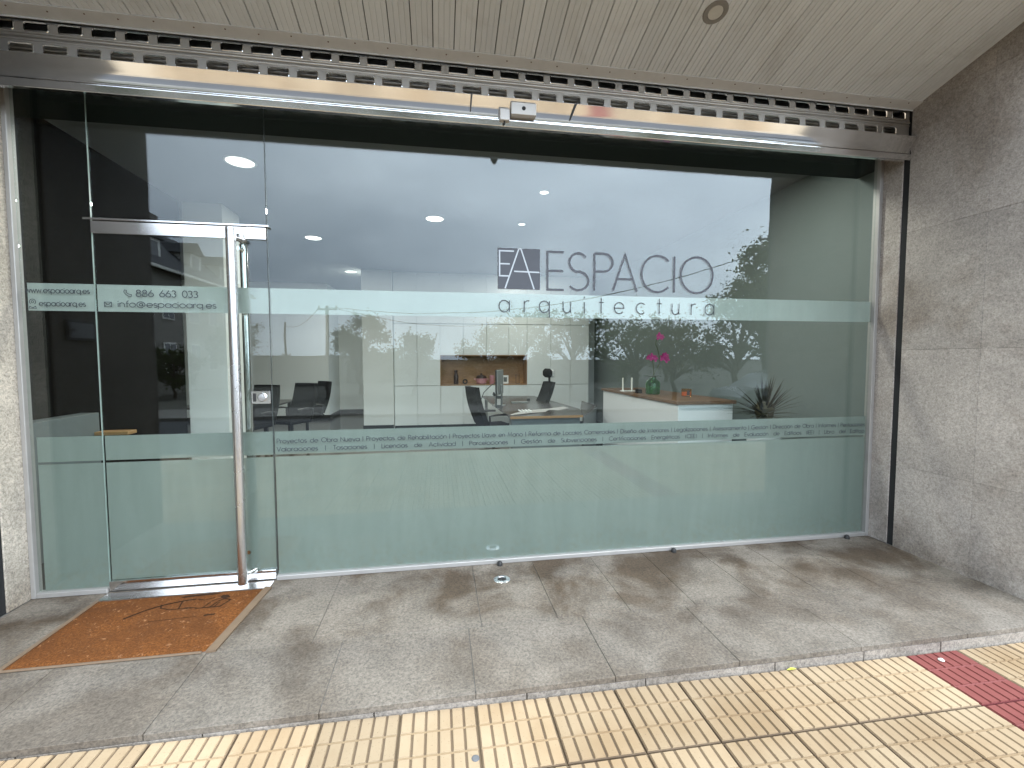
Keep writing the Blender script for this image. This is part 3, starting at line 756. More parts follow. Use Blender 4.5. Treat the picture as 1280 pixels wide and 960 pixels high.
k.text('Proyectos de Obra Nueva | Proyectos de Rehabilitación | Proyectos Llave en Mano | Reforma de Locales Comerciales | Diseño de Interiores | Legalizaciones | Asesoramiento | Gestión | Dirección de Obra | Informes | Peritaciones', -1.115, 3.645, .9665, .031, .0042, .52)
k.text('Valoraciones | Tasaciones | Licencias de Actividad | Parcelaciones | Gestión de Subvenciones | Certificaciones Energéticas (CEE) | Informes de Evaluación de Edificios (IEE) | Libro del Edificio', -1.117, 3.643, .9100, .031, .0042, 1.22)
k.build('services_lettering', 'vinyl_dark', main)['kind'] = 'stuff'
k = Ink()
k.text('886 663 033', -1.945, -1.577, 1.962, .043, .0058, .55)
k.text('info@espacioarq.es', -2.052, -1.470, 1.893, .040, .0052)
k.stroke([(-2.012, 2.004), (-2.016, 1.990), (-2.004, 1.973), (-1.988, 1.962), (-1.974, 1.962)], .004)
k.stroke([(-2.012, 2.004), (-2.000, 2.000), (-2.003, 1.988), (-1.994, 1.980), (-1.984, 1.976), (-1.972, 1.974), (-1.974, 1.962)], .004)
k.stroke([(-2.131, 1.893), (-2.090, 1.893), (-2.090, 1.923), (-2.131, 1.923), (-2.131, 1.893)], .0042)
k.stroke([(-2.129, 1.921), (-2.111, 1.906), (-2.092, 1.921)], .0036); k.stroke([(-2.129, 1.895), (-2.118, 1.907)], .0030); k.stroke([(-2.092, 1.895), (-2.104, 1.907)], .0030)
k.build('contact_lettering', 'vinyl_dark', door)
k = Ink()
k.text('www.espacioarq.es', -2.566, -2.212, 1.974, .034, .0046)
k.build('web_lettering', 'vinyl_dark', side)
k = Ink()
k.text('espacioarq.es', -2.496, -2.238, 1.892, .034, .0044)
k.stroke(arc(-2.532, 1.917, .017, .017, -50, 230, 14), .0040); k.stroke(arc(-2.532, 1.917, .007, .007, 0, 360, 10), .0036)
k.stroke([(-2.551, 1.876), (-2.548, 1.889), (-2.532, 1.879), (-2.516, 1.889), (-2.513, 1.876), (-2.551, 1.876)], .0036)
k.build('account_lettering', 'vinyl_dark', side)

# ------------------------------------------------------------------ door mat
mat = thing('door_mat', 'worn orange-brown coir doormat with dark sketch before the glass door', 'doormat', (-1.66, -.46, 0))
mx0, mx1, my0, my1 = -2.165, -1.185, -.785, -.135
m = MB(); NX, NY = 40, 28; vs = []
for j in range(NY + 1):
    for i in range(NX + 1):
        x = mx0 + (mx1 - mx0) * i / NX; y = my0 + (my1 - my0) * j / NY
        e = min(i, NX - i, j, NY - j)
        if 0 < e: x += random.uniform(-.004, .004); y += random.uniform(-.004, .004)
        elif True: x += random.uniform(-.002, .002); y += random.uniform(-.003, .003)
        z = .012 + random.uniform(-.0012, .0012) if e else .002
        vs.append((x, y, z))
m.add(vs, [(j * (NX + 1) + i, j * (NX + 1) + i + 1, (j + 1) * (NX + 1) + i + 1, (j + 1) * (NX + 1) + i) for j in range(NY) for i in range(NX)])
m.build('coir_pile', 'coir', mat, True)
m = MB(); m.add([(-1.183, -.797, .002), (-1.228, -.800, .002), (-1.173, -.13, .002), (-1.132, -.13, .002), (-1.183, -.797, .011), (-1.228, -.800, .0165), (-1.173, -.13, .0165), (-1.132, -.13, .011)],
       [(4, 5, 6, 7), (0, 1, 5, 4), (1, 2, 6, 5), (2, 3, 7, 6), (3, 0, 4, 7)]); m.build('border_strip', 'mat_border', mat)
m = MB(); m.box(mx0 - .012, -1.25, -.802, -.787, .001, .011, .003); m.box(mx0 - .02, mx0 + .004, -.786, -.13, .001, .010, .003); m.build('border_strip', 'mat_border', mat)
pr = []
def mline(pts, w):
    kk = Ink(0); kk.stroke(pts, w); b = len(pr)
    return kk.m
pm_ = MB(); zk = 0
for pts, w in (([(-1.86, -.40), (-1.80, -.33), (-1.76, -.30), (-1.71, -.27), (-1.66, -.25), (-1.60, -.235), (-1.55, -.225)], .009), ([(-1.73, -.265), (-1.71, -.31), (-1.66, -.33), (-1.60, -.335), (-1.52, -.335)], .005),
               ([(-1.62, -.25), (-1.60, -.33)], .005), ([(-1.50, -.345), (-1.36, -.345), (-1.33, -.27), (-1.37, -.25), (-1.40, -.275)], .006), ([(-1.46, -.345), (-1.44, -.275)], .005), ([(-1.42, -.345), (-1.40, -.285)], .006), ([(-1.395, -.345), (-1.385, -.285)], .004),
               ([(-1.44, -.27), (-1.40, -.235), (-1.33, -.27)], .006), ([(-1.54, -.23), (-1.49, -.25), (-1.44, -.225)], .005), ([(-1.57, -.325), (-1.50, -.335)], .004), ([(-1.41, -.435), (-1.35, -.43)], .010), ([(-1.70, -.455), (-1.45, -.44)], .003)):
    kk = Ink(0); kk.stroke(pts, w * 1.6); zk += 1
    pm_.add([(a, c, .0140 + .0002 * (zk % 5)) for a, b, c in kk.m.v], kk.m.f)
for poly in ([(-1.64, -.178), (-1.50, -.160), (-1.43, -.175), (-1.46, -.186), (-1.55, -.188), (-1.66, -.200)], [(-1.42, -.215), (-1.40, -.200), (-1.37, -.205), (-1.345, -.235), (-1.37, -.245), (-1.40, -.228)]):
    pm_.add([(a, b, .0146) for a, b in poly], [tuple(range(len(poly)))])
pm_.build('printed_sketch', 'mat_print', mat)
MB().box(DL + .004, DR - .01, -.125, -.03, .0008, .0035).build('threshold_plate', 'brushed_steel', fr)

# ------------------------------------------------------------------ the office room
def st(name, b, mat): return b.build(name, mat, kind='structure')
CZ = 3.50
st('shutter_box', MB().box(-3.13, 3.91, .036, .42, 3.24, CZ - .001), 'dark_fascia')
st('interior_floor', MB().box(-7.5, 4.2, .101, 11, -.3, -.001), 'interior_tile')
st('interior_ceiling', MB().box(-7.5, 4.2, .035, 11, CZ, CZ + .2), 'ceiling_white')
st('interior_wall', MB().box(3.92, 4.1, .032, 11, 0, CZ), 'grey_wall')                # right
st('interior_wall', MB().box(-.99, 3.92, 7.62, 7.8, 0, CZ), 'white_wall')             # behind cabinets
pil = MB().box(-1.64, -.99, 6.90, 7.6, .0, CZ, .004); st('interior_wall', pil, 'white_wall')
st('interior_wall', MB().box(-2.82, -.9, 10.2, 10.4, 0, CZ), 'white_wall')
st('interior_wall', MB().box(-7.5, -2.82, 8.95, 10.39, 0, CZ), 'white_wall')
st('interior_wall', MB().box(-7.7, -7.5, .03, 9, 0, CZ), 'white_wall')
st('interior_wall', MB().box(-3.30, -3.14, .031, 2.9, 0, CZ), 'dark_panel')
st('interior_wall', MB().box(-7.5, -3.301, .031, .15, 0, CZ), 'dark_panel')
st('interior_column', MB().box(-3.12, -2.66, 2.92, 3.42, 0, CZ, .004), 'white_wall')
st('glass_wall_return', MB().box(-3.139, XL - .001, .032, .05, 0, CZ), 'dark_panel')
st('glass_wall_return', MB().box(XR + .001, 3.919, .032, .05, 0, CZ), 'grey_wall')
sk = MB(); sk.box(-1.652, -.992, 6.888, 6.8995, .001, .09); sk.box(-1.652, -1.6405, 6.8997, 7.6, .001, .09); st('skirting', sk, 'skirting_dark')
sk = MB(); sk.box(-7.4, -2.822, 8.938, 8.9495, .001, .10); sk.box(-2.8195, -2.808, 8.938, 10.19, .001, .10); sk.box(-2.807, -1.0, 10.188, 10.1995, .001, .10); st('skirting', sk, 'skirting_dark')

# wall of white cabinets with an oak niche
cb = thing('wall_cabinet', 'wall of handleless white cabinets at the back of the office', 'cabinet', (1.27, 7.0, 0))
MB().box(-.985, 3.56, 7.42, 7.60, 0, CZ - .01).build('carcass', 'cabinet_white', cb)
MB().box(-.98, 3.555, 7.02, 7.415, .0, .045).build('plinth', 'skirting_dark', cb)
nx0, nx1, nz0, nz1 = .055, 2.037, .962, 1.625
lowx = [-.985, -.475, .04, .565, 1.10, 1.62, 2.052, 2.62, 3.10, 3.56]
def cdoor(a, b, z0, z1): MB().box(0, b - a - .006, 0, .022, 0, z1 - z0 - .006, .0015).build('cabinet_door', 'cabinet_white', cb, loc=(a + .003, 7.0 + random.uniform(-.001, .001), z0 + .003))
for a, b in zip(lowx, lowx[1:]): cdoor(a, b, .05, .945)
for a, b in zip(lowx, lowx[1:]):
    if b < .1 or a > 2.0: cdoor(a, b, .95, 2.35)
    else: cdoor(a, b, 1.645, 2.35)
    cdoor(a, b, 2.355, CZ - .012)
MB().box(-.985, 3.56, 7.028, 7.415, .9455, .9495).build('cabinet_shelf', 'grey_steel_panel', cb)
ni = MB(); e = .022
ni.box(nx0, nx1, 6.992, 7.38, nz0 - e + .004, nz0 + .004); ni.box(nx0, nx1, 6.992, 7.38, nz1, nz1 + e - .004)
ni.box(nx0 - e + .004, nx0 + .0005, 6.991, 7.38, nz0 - e + .004, nz1 + e - .004); ni.box(nx1 - .0005, nx1 + e - .010, 6.991, 7.38, nz0 - e + .004, nz1 + e - .004)
ni.box(nx0, nx1, 7.381, 7.40, nz0, nz1); ni.build('niche', 'oak', cb)
NZ = nz0 + .0045
b1 = MB().lathe([(.045, 0), (.055, .02), (.055, .18), (.040, .235), (.030, .27), (.038, .30), (.034, .325), (.001, .33)], (.40, 7.15, NZ), 16).build('tall_flask', 'brown_lid', smooth=True); tag(b1, 'tall dark flask standing at the left end of the oak niche', 'flask')
rg = MB()
for i in range(18):
    pass
rg.tube([(.61 + .045 * math.cos(R(20 * i)), 7.16, NZ + .06 + .045 * math.sin(R(20 * i))) for i in range(19)], .017, 8, False); b2 = rg.build('ring_ornament', 'black_plastic', smooth=True); tag(b2, 'small dark ring ornament beside the flask in the oak niche', 'ornament')
pt = thing('cooking_pot', 'pink pot with a dark lid in the middle of the oak niche', 'pot', (.99, 7.16, NZ))
MB().lathe([(.085, 0), (.115, .02), (.125, .12), (.120, .135), (.001, .135)], (.99, 7.16, NZ), 20).build('body', 'pink_glaze', pt, True)
MB().lathe([(.128, .1365), (.132, .150), (.10, .195), (.03, .212), (.02, .235), (.026, .25), (.001, .254)], (.99, 7.16, NZ), 20).build('lid', 'brown_lid', pt, True)
for sx in (-1, 1): MB().tube([(.99 + sx * .118, 7.16, NZ + .115), (.99 + sx * .165, 7.16, NZ + .125), (.99 + sx * .165, 7.16, NZ + .105), (.99 + sx * .119, 7.16, NZ + .09)], .009, 6).build('handle', 'pink_glaze', pt, True)
mg = thing('mug', 'pinkish mug beside the dark-lidded pot in the oak niche', 'mug', (1.24, 7.17, NZ))
MB().lathe([(.05, 0), (.055, .01), (.06, .20), (.052, .20), (.046, .02), (.001, .02)], (1.24, 7.17, NZ), 16).build('body', 'pink_glaze', mg, True)
MB().tube([(1.298, 7.17, NZ + .16), (1.335, 7.17, NZ + .14), (1.335, 7.17, NZ + .07), (1.296, 7.17, NZ + .05)], .008, 6).build('handle', 'pink_glaze', mg, True)
pf = thing('photo_frame', 'small white photo frame behind the monitor in the oak niche', 'picture frame', (1.56, 7.2, NZ))
MB().box(1.49, 1.64, 7.20, 7.215, NZ, NZ + .20, .003).build('frame', 'white_plastic', pf); MB().box(1.525, 1.605, 7.1985, 7.1998, NZ + .045, NZ + .155).build('picture', 'grey_steel_panel', pf)
bk = thing('wire_stand', 'thin brown wire stand at the right end of the oak niche', 'stand', (1.90, 7.2, NZ))
MB().tube([(1.82, 7.2, NZ + .006), (1.82, 7.2, NZ + .22), (1.90, 7.2, NZ + .22), (1.90, 7.2, NZ + .006), (1.82, 7.2, NZ + .006)], .006, 6).build('loop', 'brown_lid', bk)

# desk
dk = thing('office_desk', 'large dark desk with a wooden front edge in the middle of the office', 'desk', (1.5, 4.5, 0))
MB().prism([(.98, 2.79), (2.02, 2.79), (2.24, 3.6), (2.05, 6.2), (.92, 6.4)], .722, .75, 'z').build('desk_top', 'desk_dark', dk)
MB().prism([(.975, 2.779), (2.026, 2.779), (2.022, 2.789), (.979, 2.789)], .718, .752, 'z').build('front_edge', 'desk_edge', dk)
MB().box(1.0, 2.0, 2.84, 2.865, .06, .717, .003).build('modesty_panel', 'grey_steel_panel', dk)
for (x, y) in ((1.03, 3.0), (1.98, 3.0), (1.0, 6.2), (1.98, 6.05)): MB().box(x - .03, x + .03, y - .03, y + .03, 0, .7215, .003).build('leg', 'silver_plastic', dk)
ret = thing('side_desk', 'low dark return desk between the big desk and the counter', 'desk', (2.45, 4.0, 0))
MB().prism([(2.03, 2.79), (2.70, 4.05), (2.70, 4.9), (2.26, 3.62)], .724, .749, 'z').build('desk_top', 'desk_dark', ret)
MB().prism([(2.06, 2.86), (2.70, 4.08), (2.69, 4.3), (2.09, 3.0)], .0, .7235, 'z').build('side_panel', 'grey_steel_panel', ret)
pa = MB(); pts = []
for i in range(13):
    u = i / 12; pts.append((1.02 + 1.05 * u, 2.95 + .75 * u, .754 + .006 * math.sin(u * 7)))
vs = []
for (x, y, z), w in zip(pts, [.02, .12, .2, .26, .3, .32, .33, .33, .32, .30, .28, .26, .24]): vs += [(x, y - w * .3, z), (x - .02, y + w * .7, z + .004)]
pa.add(vs, [(2 * i, 2 * i + 2, 2 * i + 3, 2 * i + 1) for i in range(12)])
po = pa.build('paper_sheet', 'paper'); tag(po, 'long pale sheet of paper lying across the front of the dark desk', 'paper')
pa = MB()
for i in range(4): pa.tube([(1.20 + .05 * i, 3.15, .775), (1.20 + .05 * i, 3.36, .775)], .012, 8)
po = pa.build('paper_rolls', 'white_plastic'); tag(po, 'bundle of small white rolls lying on the sheet on the desk', 'paper rolls')
mo = thing('monitor', 'computer monitor seen edge-on standing on the dark desk', 'monitor', (1.02, 4.3, .75))
Mm = Matrix.Translation((1.02, 4.3, .75)) @ Matrix.Rotation(R(72), 4, 'Z')
MB().box(-.27, .27, -.012, .012, .19, .62, .006).xf(Mm).build('screen', 'black_plastic', mo)
MB().box(-.271, .271, -.034, -.0125, .195, .615, .008).xf(Mm).build('back_cover', 'silver_plastic', mo)
MB().box(-.04, .04, -.06, -.035, .01, .36, .004).xf(Mm).build('stand', 'silver_plastic', mo)
MB().box(-.12, .12, -.10, .10, .001, .014, .005).xf(Mm).build('foot', 'silver_plastic', mo)
ph = thing('desk_phone', 'black desk phone with a white keypad in front of the monitor', 'phone', (.97, 4.05, .75))
Mp = Matrix.Translation((.97, 4.02, .75))
MB().prism([(-.08, .001), (.08, .001), (.08, .09), (.02, .17), (-.08, .20)], -.05, .05, 'x').xf(Mp).build('body', 'black_plastic', ph)
MB().box(-.030, .030, -.084, -.0805, .05, .15).xf(Mp).build('keypad', 'paper', ph)
MB().tube([(-.07, -.05, .20), (-.072, 0, .24), (-.07, .06, .21)], .018, 8).xf(Mp).build('handset', 'black_plastic', ph, True)
cbm = MB().tube([(.72, 4.62, .77), (.80, 4.7, .95), (.93, 4.55, 1.10), (1.0, 4.34, 1.14)], .007, 6).build('monitor_cable', 'black_plastic', smooth=True); tag(cbm, 'thin black cable looping from behind the monitor to the desk', 'cable')
ms = MB().lathe([(.03, 0), (.04, .012), (.03, .03), (.001, .038)], (1.72, 5.2, .7505), 12).build('mouse', 'black_plastic', smooth=True); tag(ms, 'small black mouse at the far side of the dark desk', 'mouse')
kb = MB().box(1.32, 1.62, 4.72, 4.86, .7505, .768, .004).build('keyboard', 'silver_plastic'); tag(kb, 'flat pale keyboard lying behind the phone on the dark desk', 'keyboard')

# chairs
def chair(label, head, loc, rot, group='black office chairs'):
    c = thing('office_chair', label, 'chair', (0, 0, 0), group)
    # faces -x
    MB().box(-.26, .24, -.25, .25, .44, .52, .03).build('seat', 'black_fabric', c)
    def back(x, z): return x
    m = MB(); vs = []; n = 7
    for i in range(n):
        u = i / (n - 1); z = .52 + .60 * u; xx = .20 + (.27 if head else .17) * u + .03 * math.sin(u * 3.1); w = .25 - .03 * u * u
        vs += [(xx - .045, -w, z), (xx - .02, 0, z), (xx - .045, w, z), (xx + .03, w, z), (xx + .055, 0, z), (xx + .03, -w, z)]
    fs = [tuple(range(6))[::-1], tuple(6 * (n - 1) + k for k in range(6))]
    for i in range(n - 1):
        for k in range(6): fs.append((6 * i + k, 6 * i + (k + 1) % 6, 6 * i + 6 + (k + 1) % 6, 6 * i + 6 + k))
    m.add(vs, fs).build('backrest', 'black_fabric', c, True)
    if head:
        hr = MB().box(.37, .48, -.15, .15, 1.20, 1.37, .045).build('headrest', 'black_fabric', c)
        MB().box(.481, .53, -.11, .11, 1.20, 1.35, .02).build('headrest_shell', 'white_plastic', hr)
        MB().box(.45, .475, -.03, .03, 1.08, 1.22, .005).build('headrest_post', 'black_plastic', c)
    for s_ in (-1, 1):
        MB().tube([(.17, s_ * .27, .47), (.19, s_ * .30, .68), (.05, s_ * .30, .70), (-.16, s_ * .30, .69)], .018, 8).build('armrest', 'black_plastic', c, True)
    MB().tube([(0, 0, .44), (0, 0, .08)], .028, 10).build('column', 'black_plastic', c, True)
    for i in range(5):
        a = R(72 * i + 20); MB().tube([(0, 0, .11), (.27 * math.cos(a), .27 * math.sin(a), .065)], [.024, .016], 6).build('base_arm', 'black_plastic', c)
        MB().lathe([(.001, -.012), (.028, -.012), (.028, .012), (.001, .012)], n=10, M=Matrix.Rotation(R(90), 3, 'X')).xf(Matrix.Translation((.27 * math.cos(a), .27 * math.sin(a), .029))).build('castor', 'black_plastic', c)
    c.location = loc; c.rotation_euler = (0, 0, rot)
    return c
chair('black office chair with a white-backed headrest at the right of the desk', True, (1.62, 4.9, 0), R(8))
c2 = chair('low-backed black chair facing the left end of the dark desk', False, (.86, 3.75, 0), R(196))
for lb, lc, rr in (('black chair at the meeting table, nearest to the mullion of the door', (-2.55, 5.0, 0), 62), ('black chair at the far corner of the meeting table, its back highest', (-2.50, 5.75, 0), 38), ('black chair at the near end of the meeting table behind the door', (-3.0, 4.5, 0), 70)):
    c = copytree(c2); c.location = lc; c.rotation_euler = (0, 0, R(rr)); c['label'] = lb
mt = thing('meeting_table', 'dark meeting table with black chairs round it behind the door', 'table', (-3.5, 5.6, 0))
MB().box(-4.4, -2.85, 4.85, 6.3, .715, .745, .004).build('table_top', 'desk_dark', mt)
for x in (-4.3, -2.95):
    for y in (4.95, 6.2): MB().box(x - .03, x + .03, y - .03, y + .03, 0, .7145, .003).build('leg', 'black_plastic', mt)

# reception counter
ct = thing('reception_counter', 'white reception counter with a brown wooden top', 'counter', (3.12, 2.7, 0))
MB().box(2.79, 3.50, 1.56, 4.0, .0, 1.008, .003).build('body', 'counter_white', ct)
MB().box(2.765, 3.53, 1.535, 4.03, 1.010, 1.05, .002).build('counter_top', 'counter_wood', ct)
CTZ = 1.0505
vs_ = thing('orchid_vase', 'green glass vase holding the pink orchid on the counter', 'vase', (2.99, 2.6, CTZ))
MB().lathe([(.085, 0), (.098, .01), (.102, .15), (.09, .185), (.05, .215), (.044, .235), (.050, .24), (.04, .236), (.045, .21), (.083, .18), (.094, .145), (.092, .015), (.001, .012)], (2.99, 2.6, CTZ), 22).build('body', 'green_glass', vs_, True)
MB().lathe([(.001, .014), (.089, .016), (.090, .10), (.001, .115)], (2.99, 2.6, CTZ), 14).build('moss_filling', 'moss', vs_, True)
orc = thing('orchid', 'pink-purple orchid with two flower stems in the green vase', 'orchid', (2.99, 2.6, CTZ + .2))
MB().tube([(2.98, 2.6, 1.17), (3.01, 2.6, 1.35), (3.08, 2.6, 1.47), (3.08, 2.6, 1.58), (3.05, 2.6, 1.70), (3.02, 2.6, 1.76), (3.04, 2.6, 1.83)], .0055, 6).build('stem', 'stem_green', orc, True)
MB().tube([(2.97, 2.59, 1.17), (2.99, 2.58, 1.38), (2.97, 2.58, 1.55)], .005, 6).build('stem', 'stem_green', orc, True)
def flower(x, y, z, s, tilt):
    m = MB()
    for i in range(5):
        a = 2 * math.pi * i / 5 + tilt; ca, sa = math.cos(a), math.sin(a)
        L_ = s * (1.1 if i % 2 else .9)
        pts = [(0, 0, 0), (.45, -.32, -.02), (.85, -.26, -.10), (1, 0, -.16), (.85, .26, -.10), (.45, .32, -.02)]
        m.add([(x + L_ * (px * ca - py * sa), y + L_ * pz - .002 * i, z + L_ * (px * sa + py * ca)) for px, py, pz in pts], [(0, 1, 2, 3), (0, 3, 4, 5)])
    m.lathe([(.001, 0), (.010, .004), (.008, .02), (.001, .024)], n=8, M=Matrix.Rotation(R(90), 3, 'X')).build('flower', 'orchid_petal', orc, loc=(0, 0, 0)) if False else None
    m.build('flower', 'orchid_petal', orc)
for a in ((3.055, 2.57, 1.865, .055, .3), (3.10, 2.58, 1.86, .045, 1), (3.12, 2.57, 1.57, .06, .2), (3.18, 2.58, 1.55, .055, .8), (3.15, 2.56, 1.60, .05, 1.4), (2.95, 2.56, 1.575, .055, .5), (3.0, 2.57, 1.56, .05, 1.1), (2.90, 2.57, 1.57, .04, .1)): flower(*a)
for pts in (([2.98, 2.6, 1.28], [2.92, 2.58, 1.325], [2.83, 2.56, 1.315]), ([2.98, 2.6, 1.27], [2.96, 2.53, 1.335], [2.93, 2.47, 1.30]), ([2.99, 2.6, 1.27], [3.02, 2.56, 1.33], [3.06, 2.5, 1.31])):
    m = MB(); p0, p1, p2 = [Vector(p) for p in pts]
    vs = []
    for i in range(7):
        u = i / 6; p = p0 * (1 - u) ** 2 + p1 * 2 * u * (1 - u) + p2 * u * u; w = .028 * math.sin(min(1, u * 1.05 + .15) * 3.0)
        d = (p2 - p0).cross(Vector((0, 0, 1))).normalized(); vs += [p + d * w, p + Vector((0, 0, -.008)), p - d * w]
    m.add(vs, [(3 * i + k, 3 * i + k + 1, 3 * i + k + 4, 3 * i + k + 3) for i in range(6) for k in (0, 1)]).build('leaf', 'orchid_leaf', orc, True)
cj = thing('candle_jar', 'amber glass candle jar on the wooden counter top', 'candle', (3.27, 2.2, CTZ))
MB().lathe([(.062, 0), (.068, .008), (.068, .10), (.062, .10), (.062, .012), (.001, .012)], (3.27, 2.2, CTZ), 20).build('jar', 'amber_glass', cj, True)
MB().lathe([(.001, .0125), (.0605, .0125), (.0605, .055), (.001, .057)], (3.27, 2.2, CTZ), 16).build('wax', 'amber_wax', cj, True)
MB().box(3.235, 3.275, 2.128, 2.1315, CTZ + .02, CTZ + .08).build('paper_label', 'brown_lid', cj)
for i, (x, lb) in enumerate(((2.80, 'left one of two slim white candles standing on the counter'), (2.945, 'right one of two slim white candles standing on the counter'))):
    c = thing('candle', lb, 'candle', (x, 3.2, CTZ + .012), 'slim white candles on the counter')
    MB().lathe([(.012, 0), (.012, .195), (.001, .20)], (x, 3.2, CTZ + .0125), 10).build('wax', 'candle_wax', c, True)
    MB().tube([(x, 3.2, CTZ + .21), (x + .002, 3.2, CTZ + .222)], .0015, 5).build('wick', 'rubber', c)
tb = MB(); tb.box(2.775, 2.90, 3.14, 3.26, CTZ, CTZ + .012, .003); tb.box(2.91, 3.02, 3.14, 3.26, CTZ, CTZ + .012, .003); to = tb.build('candle_tray', 'white_plastic'); tag(to, 'flat white tray under the two slim candles on the counter', 'tray')
bo = thing('stapler', 'small black stapler beside the green vase on the counter', 'stapler', (2.86, 2.85, CTZ))
MB().box(2.84, 2.93, 2.80, 2.86, CTZ, CTZ + .02, .004).build('base', 'black_plastic', bo); MB().prism([(2.84, CTZ + .022), (2.93, CTZ + .022), (2.925, CTZ + .055), (2.845, CTZ + .065)], 2.81, 2.85, 'y').build('arm', 'black_plastic', bo)

# spiky plant in a tall planter near the window
pl = thing('spiky_plant', 'dark spiky plant in a pale planter behind the glass near the right wall', 'plant', (3.46, .98, 0))
MB().lathe([(.12, 0), (.13, .01), (.17, .80), (.16, .80), (.15, .76), (.001, .76)], (3.46, .98, .0), 20).build('planter', 'planter_pale', pl, True)
MB().lathe([(.04, .765), (.05, .85), (.085, .93), (.10, 1.02), (.07, 1.08), (.001, 1.10)], (3.46, .98, 0), 14).build('trunk', 'spike_core', pl, True)
random.seed(21)
for i in range(76):
    az = random.uniform(0, 2 * math.pi); el = R(random.uniform(-4, 84)); Lh = random.uniform(.29, .43); w = .013
    d = Vector((math.cos(az) * math.cos(el), math.sin(az) * math.cos(el), math.sin(el))); s_ = d.cross(Vector((0, 0, 1)))
    s_ = s_.normalized() if s_.length > .01 else Vector((1, 0, 0)); b = Vector((3.46, .98, .95)) + d * .05
    mid = b + d * Lh * .55 + Vector((0, 0, -.004)); tip = b + d * Lh + Vector((0, 0, -.035 * math.cos(el)))
    n_ = d.cross(s_) * .004
    MB().add([b + s_ * w, b + n_, b - s_ * w, mid + s_ * w * .75, mid + n_, mid - s_ * w * .75, tip], [(0, 1, 4, 3), (1, 2, 5, 4), (3, 4, 6), (4, 5, 6)]).build('leaf', 'spike_leaf', pl)
random.seed(7)
# low cabinet with a wooden tray behind the left pane
lc_ = thing('low_cabinet', 'low grey cabinet with an orange wooden edge behind the left pane', 'cabinet', (-2.9, 1.1, 0))
MB().box(-3.13, -2.99, .25, 1.20, 0, 1.08, .004).build('body', 'grey_steel_panel', lc_)
MB().box(-2.985, -2.72, 1.12, 1.24, .885, .915, .003).build('shelf', 'desk_edge', lc_)

# ceiling lamps of the office, some of them added to brighten the room
GRP = 'round ceiling lamps of the office'
def lamp(x, y, r, label, mt_='lit_disc', power=48):
    c = thing('ceiling_lamp', label, 'ceiling lamp', (x, y, CZ), GRP)
    MB().lathe([(r * .86, 0), (r * .88, -.008), (r, -.008), (r * 1.02, -.001)], (x, y, CZ - .0005), 26).build('ring', 'white_plastic', c, True)
    MB().lathe([(r * .85, -.001), (r * .85, -.006), (.001, -.006)], (x, y, CZ - .0005), 24).build('diffuser', mt_, c)
    if power:
        l = bpy.data.lights.new('lamp_light', 'AREA'); l.shape = 'DISK'; l.size = r * 1.7; l.energy = power; l.color = (1, .97, .92)
        lo_ = bpy.data.objects.new('lamp_light', l); COL.objects.link(lo_); lo_.parent = c; lo_.location = (0, 0, -.012)
lamp(-1.91, 1.59, .145, 'faint round ceiling lamp above the glass door', 'lit_disc_dim', 8)
lamp(2.7, .72, .135, 'added unseen ceiling lamp behind the shutter box above the reception counter', 'lit_disc', 40)  # added out of view to brighten the counter front
lamp(.3, .72, .135, 'added unseen ceiling lamp behind the shutter box above the middle of the window', 'lit_disc', 45)  # extra light out of view, added to lift the room behind the window
lamp(-1.2, .76, .135, 'added unseen ceiling lamp behind the shutter box above the door', 'lit_disc', 45)  # unseen extra lamp, added to brighten the white column
lamp(-1.96, 4.4, .135, 'bright round ceiling lamp just right of the mullion')
lamp(-.03, 3.1, .135, 'bright round ceiling lamp left of the logo')
lamp(1.24, 1.9, .055, 'upper of the two small ceiling lamps above the logo', 'lit_disc', 8)
lamp(1.21, 3.16, .055, 'lower faint one of the two small ceiling lamps above the logo', 'lit_disc_dim', 6)
lamp(1.9, 5.6, .135, 'added ceiling lamp above the far end of the desk, brightening the back', 'lit_disc_dim', 40)  # extra lamp put in to brighten the desk and cabinets
lamp(-1.9, 7.2, .135, 'added ceiling lamp brightening the alcove at the back left', 'lit_disc_dim', 40)  # extra lamp put in to brighten the back left walls

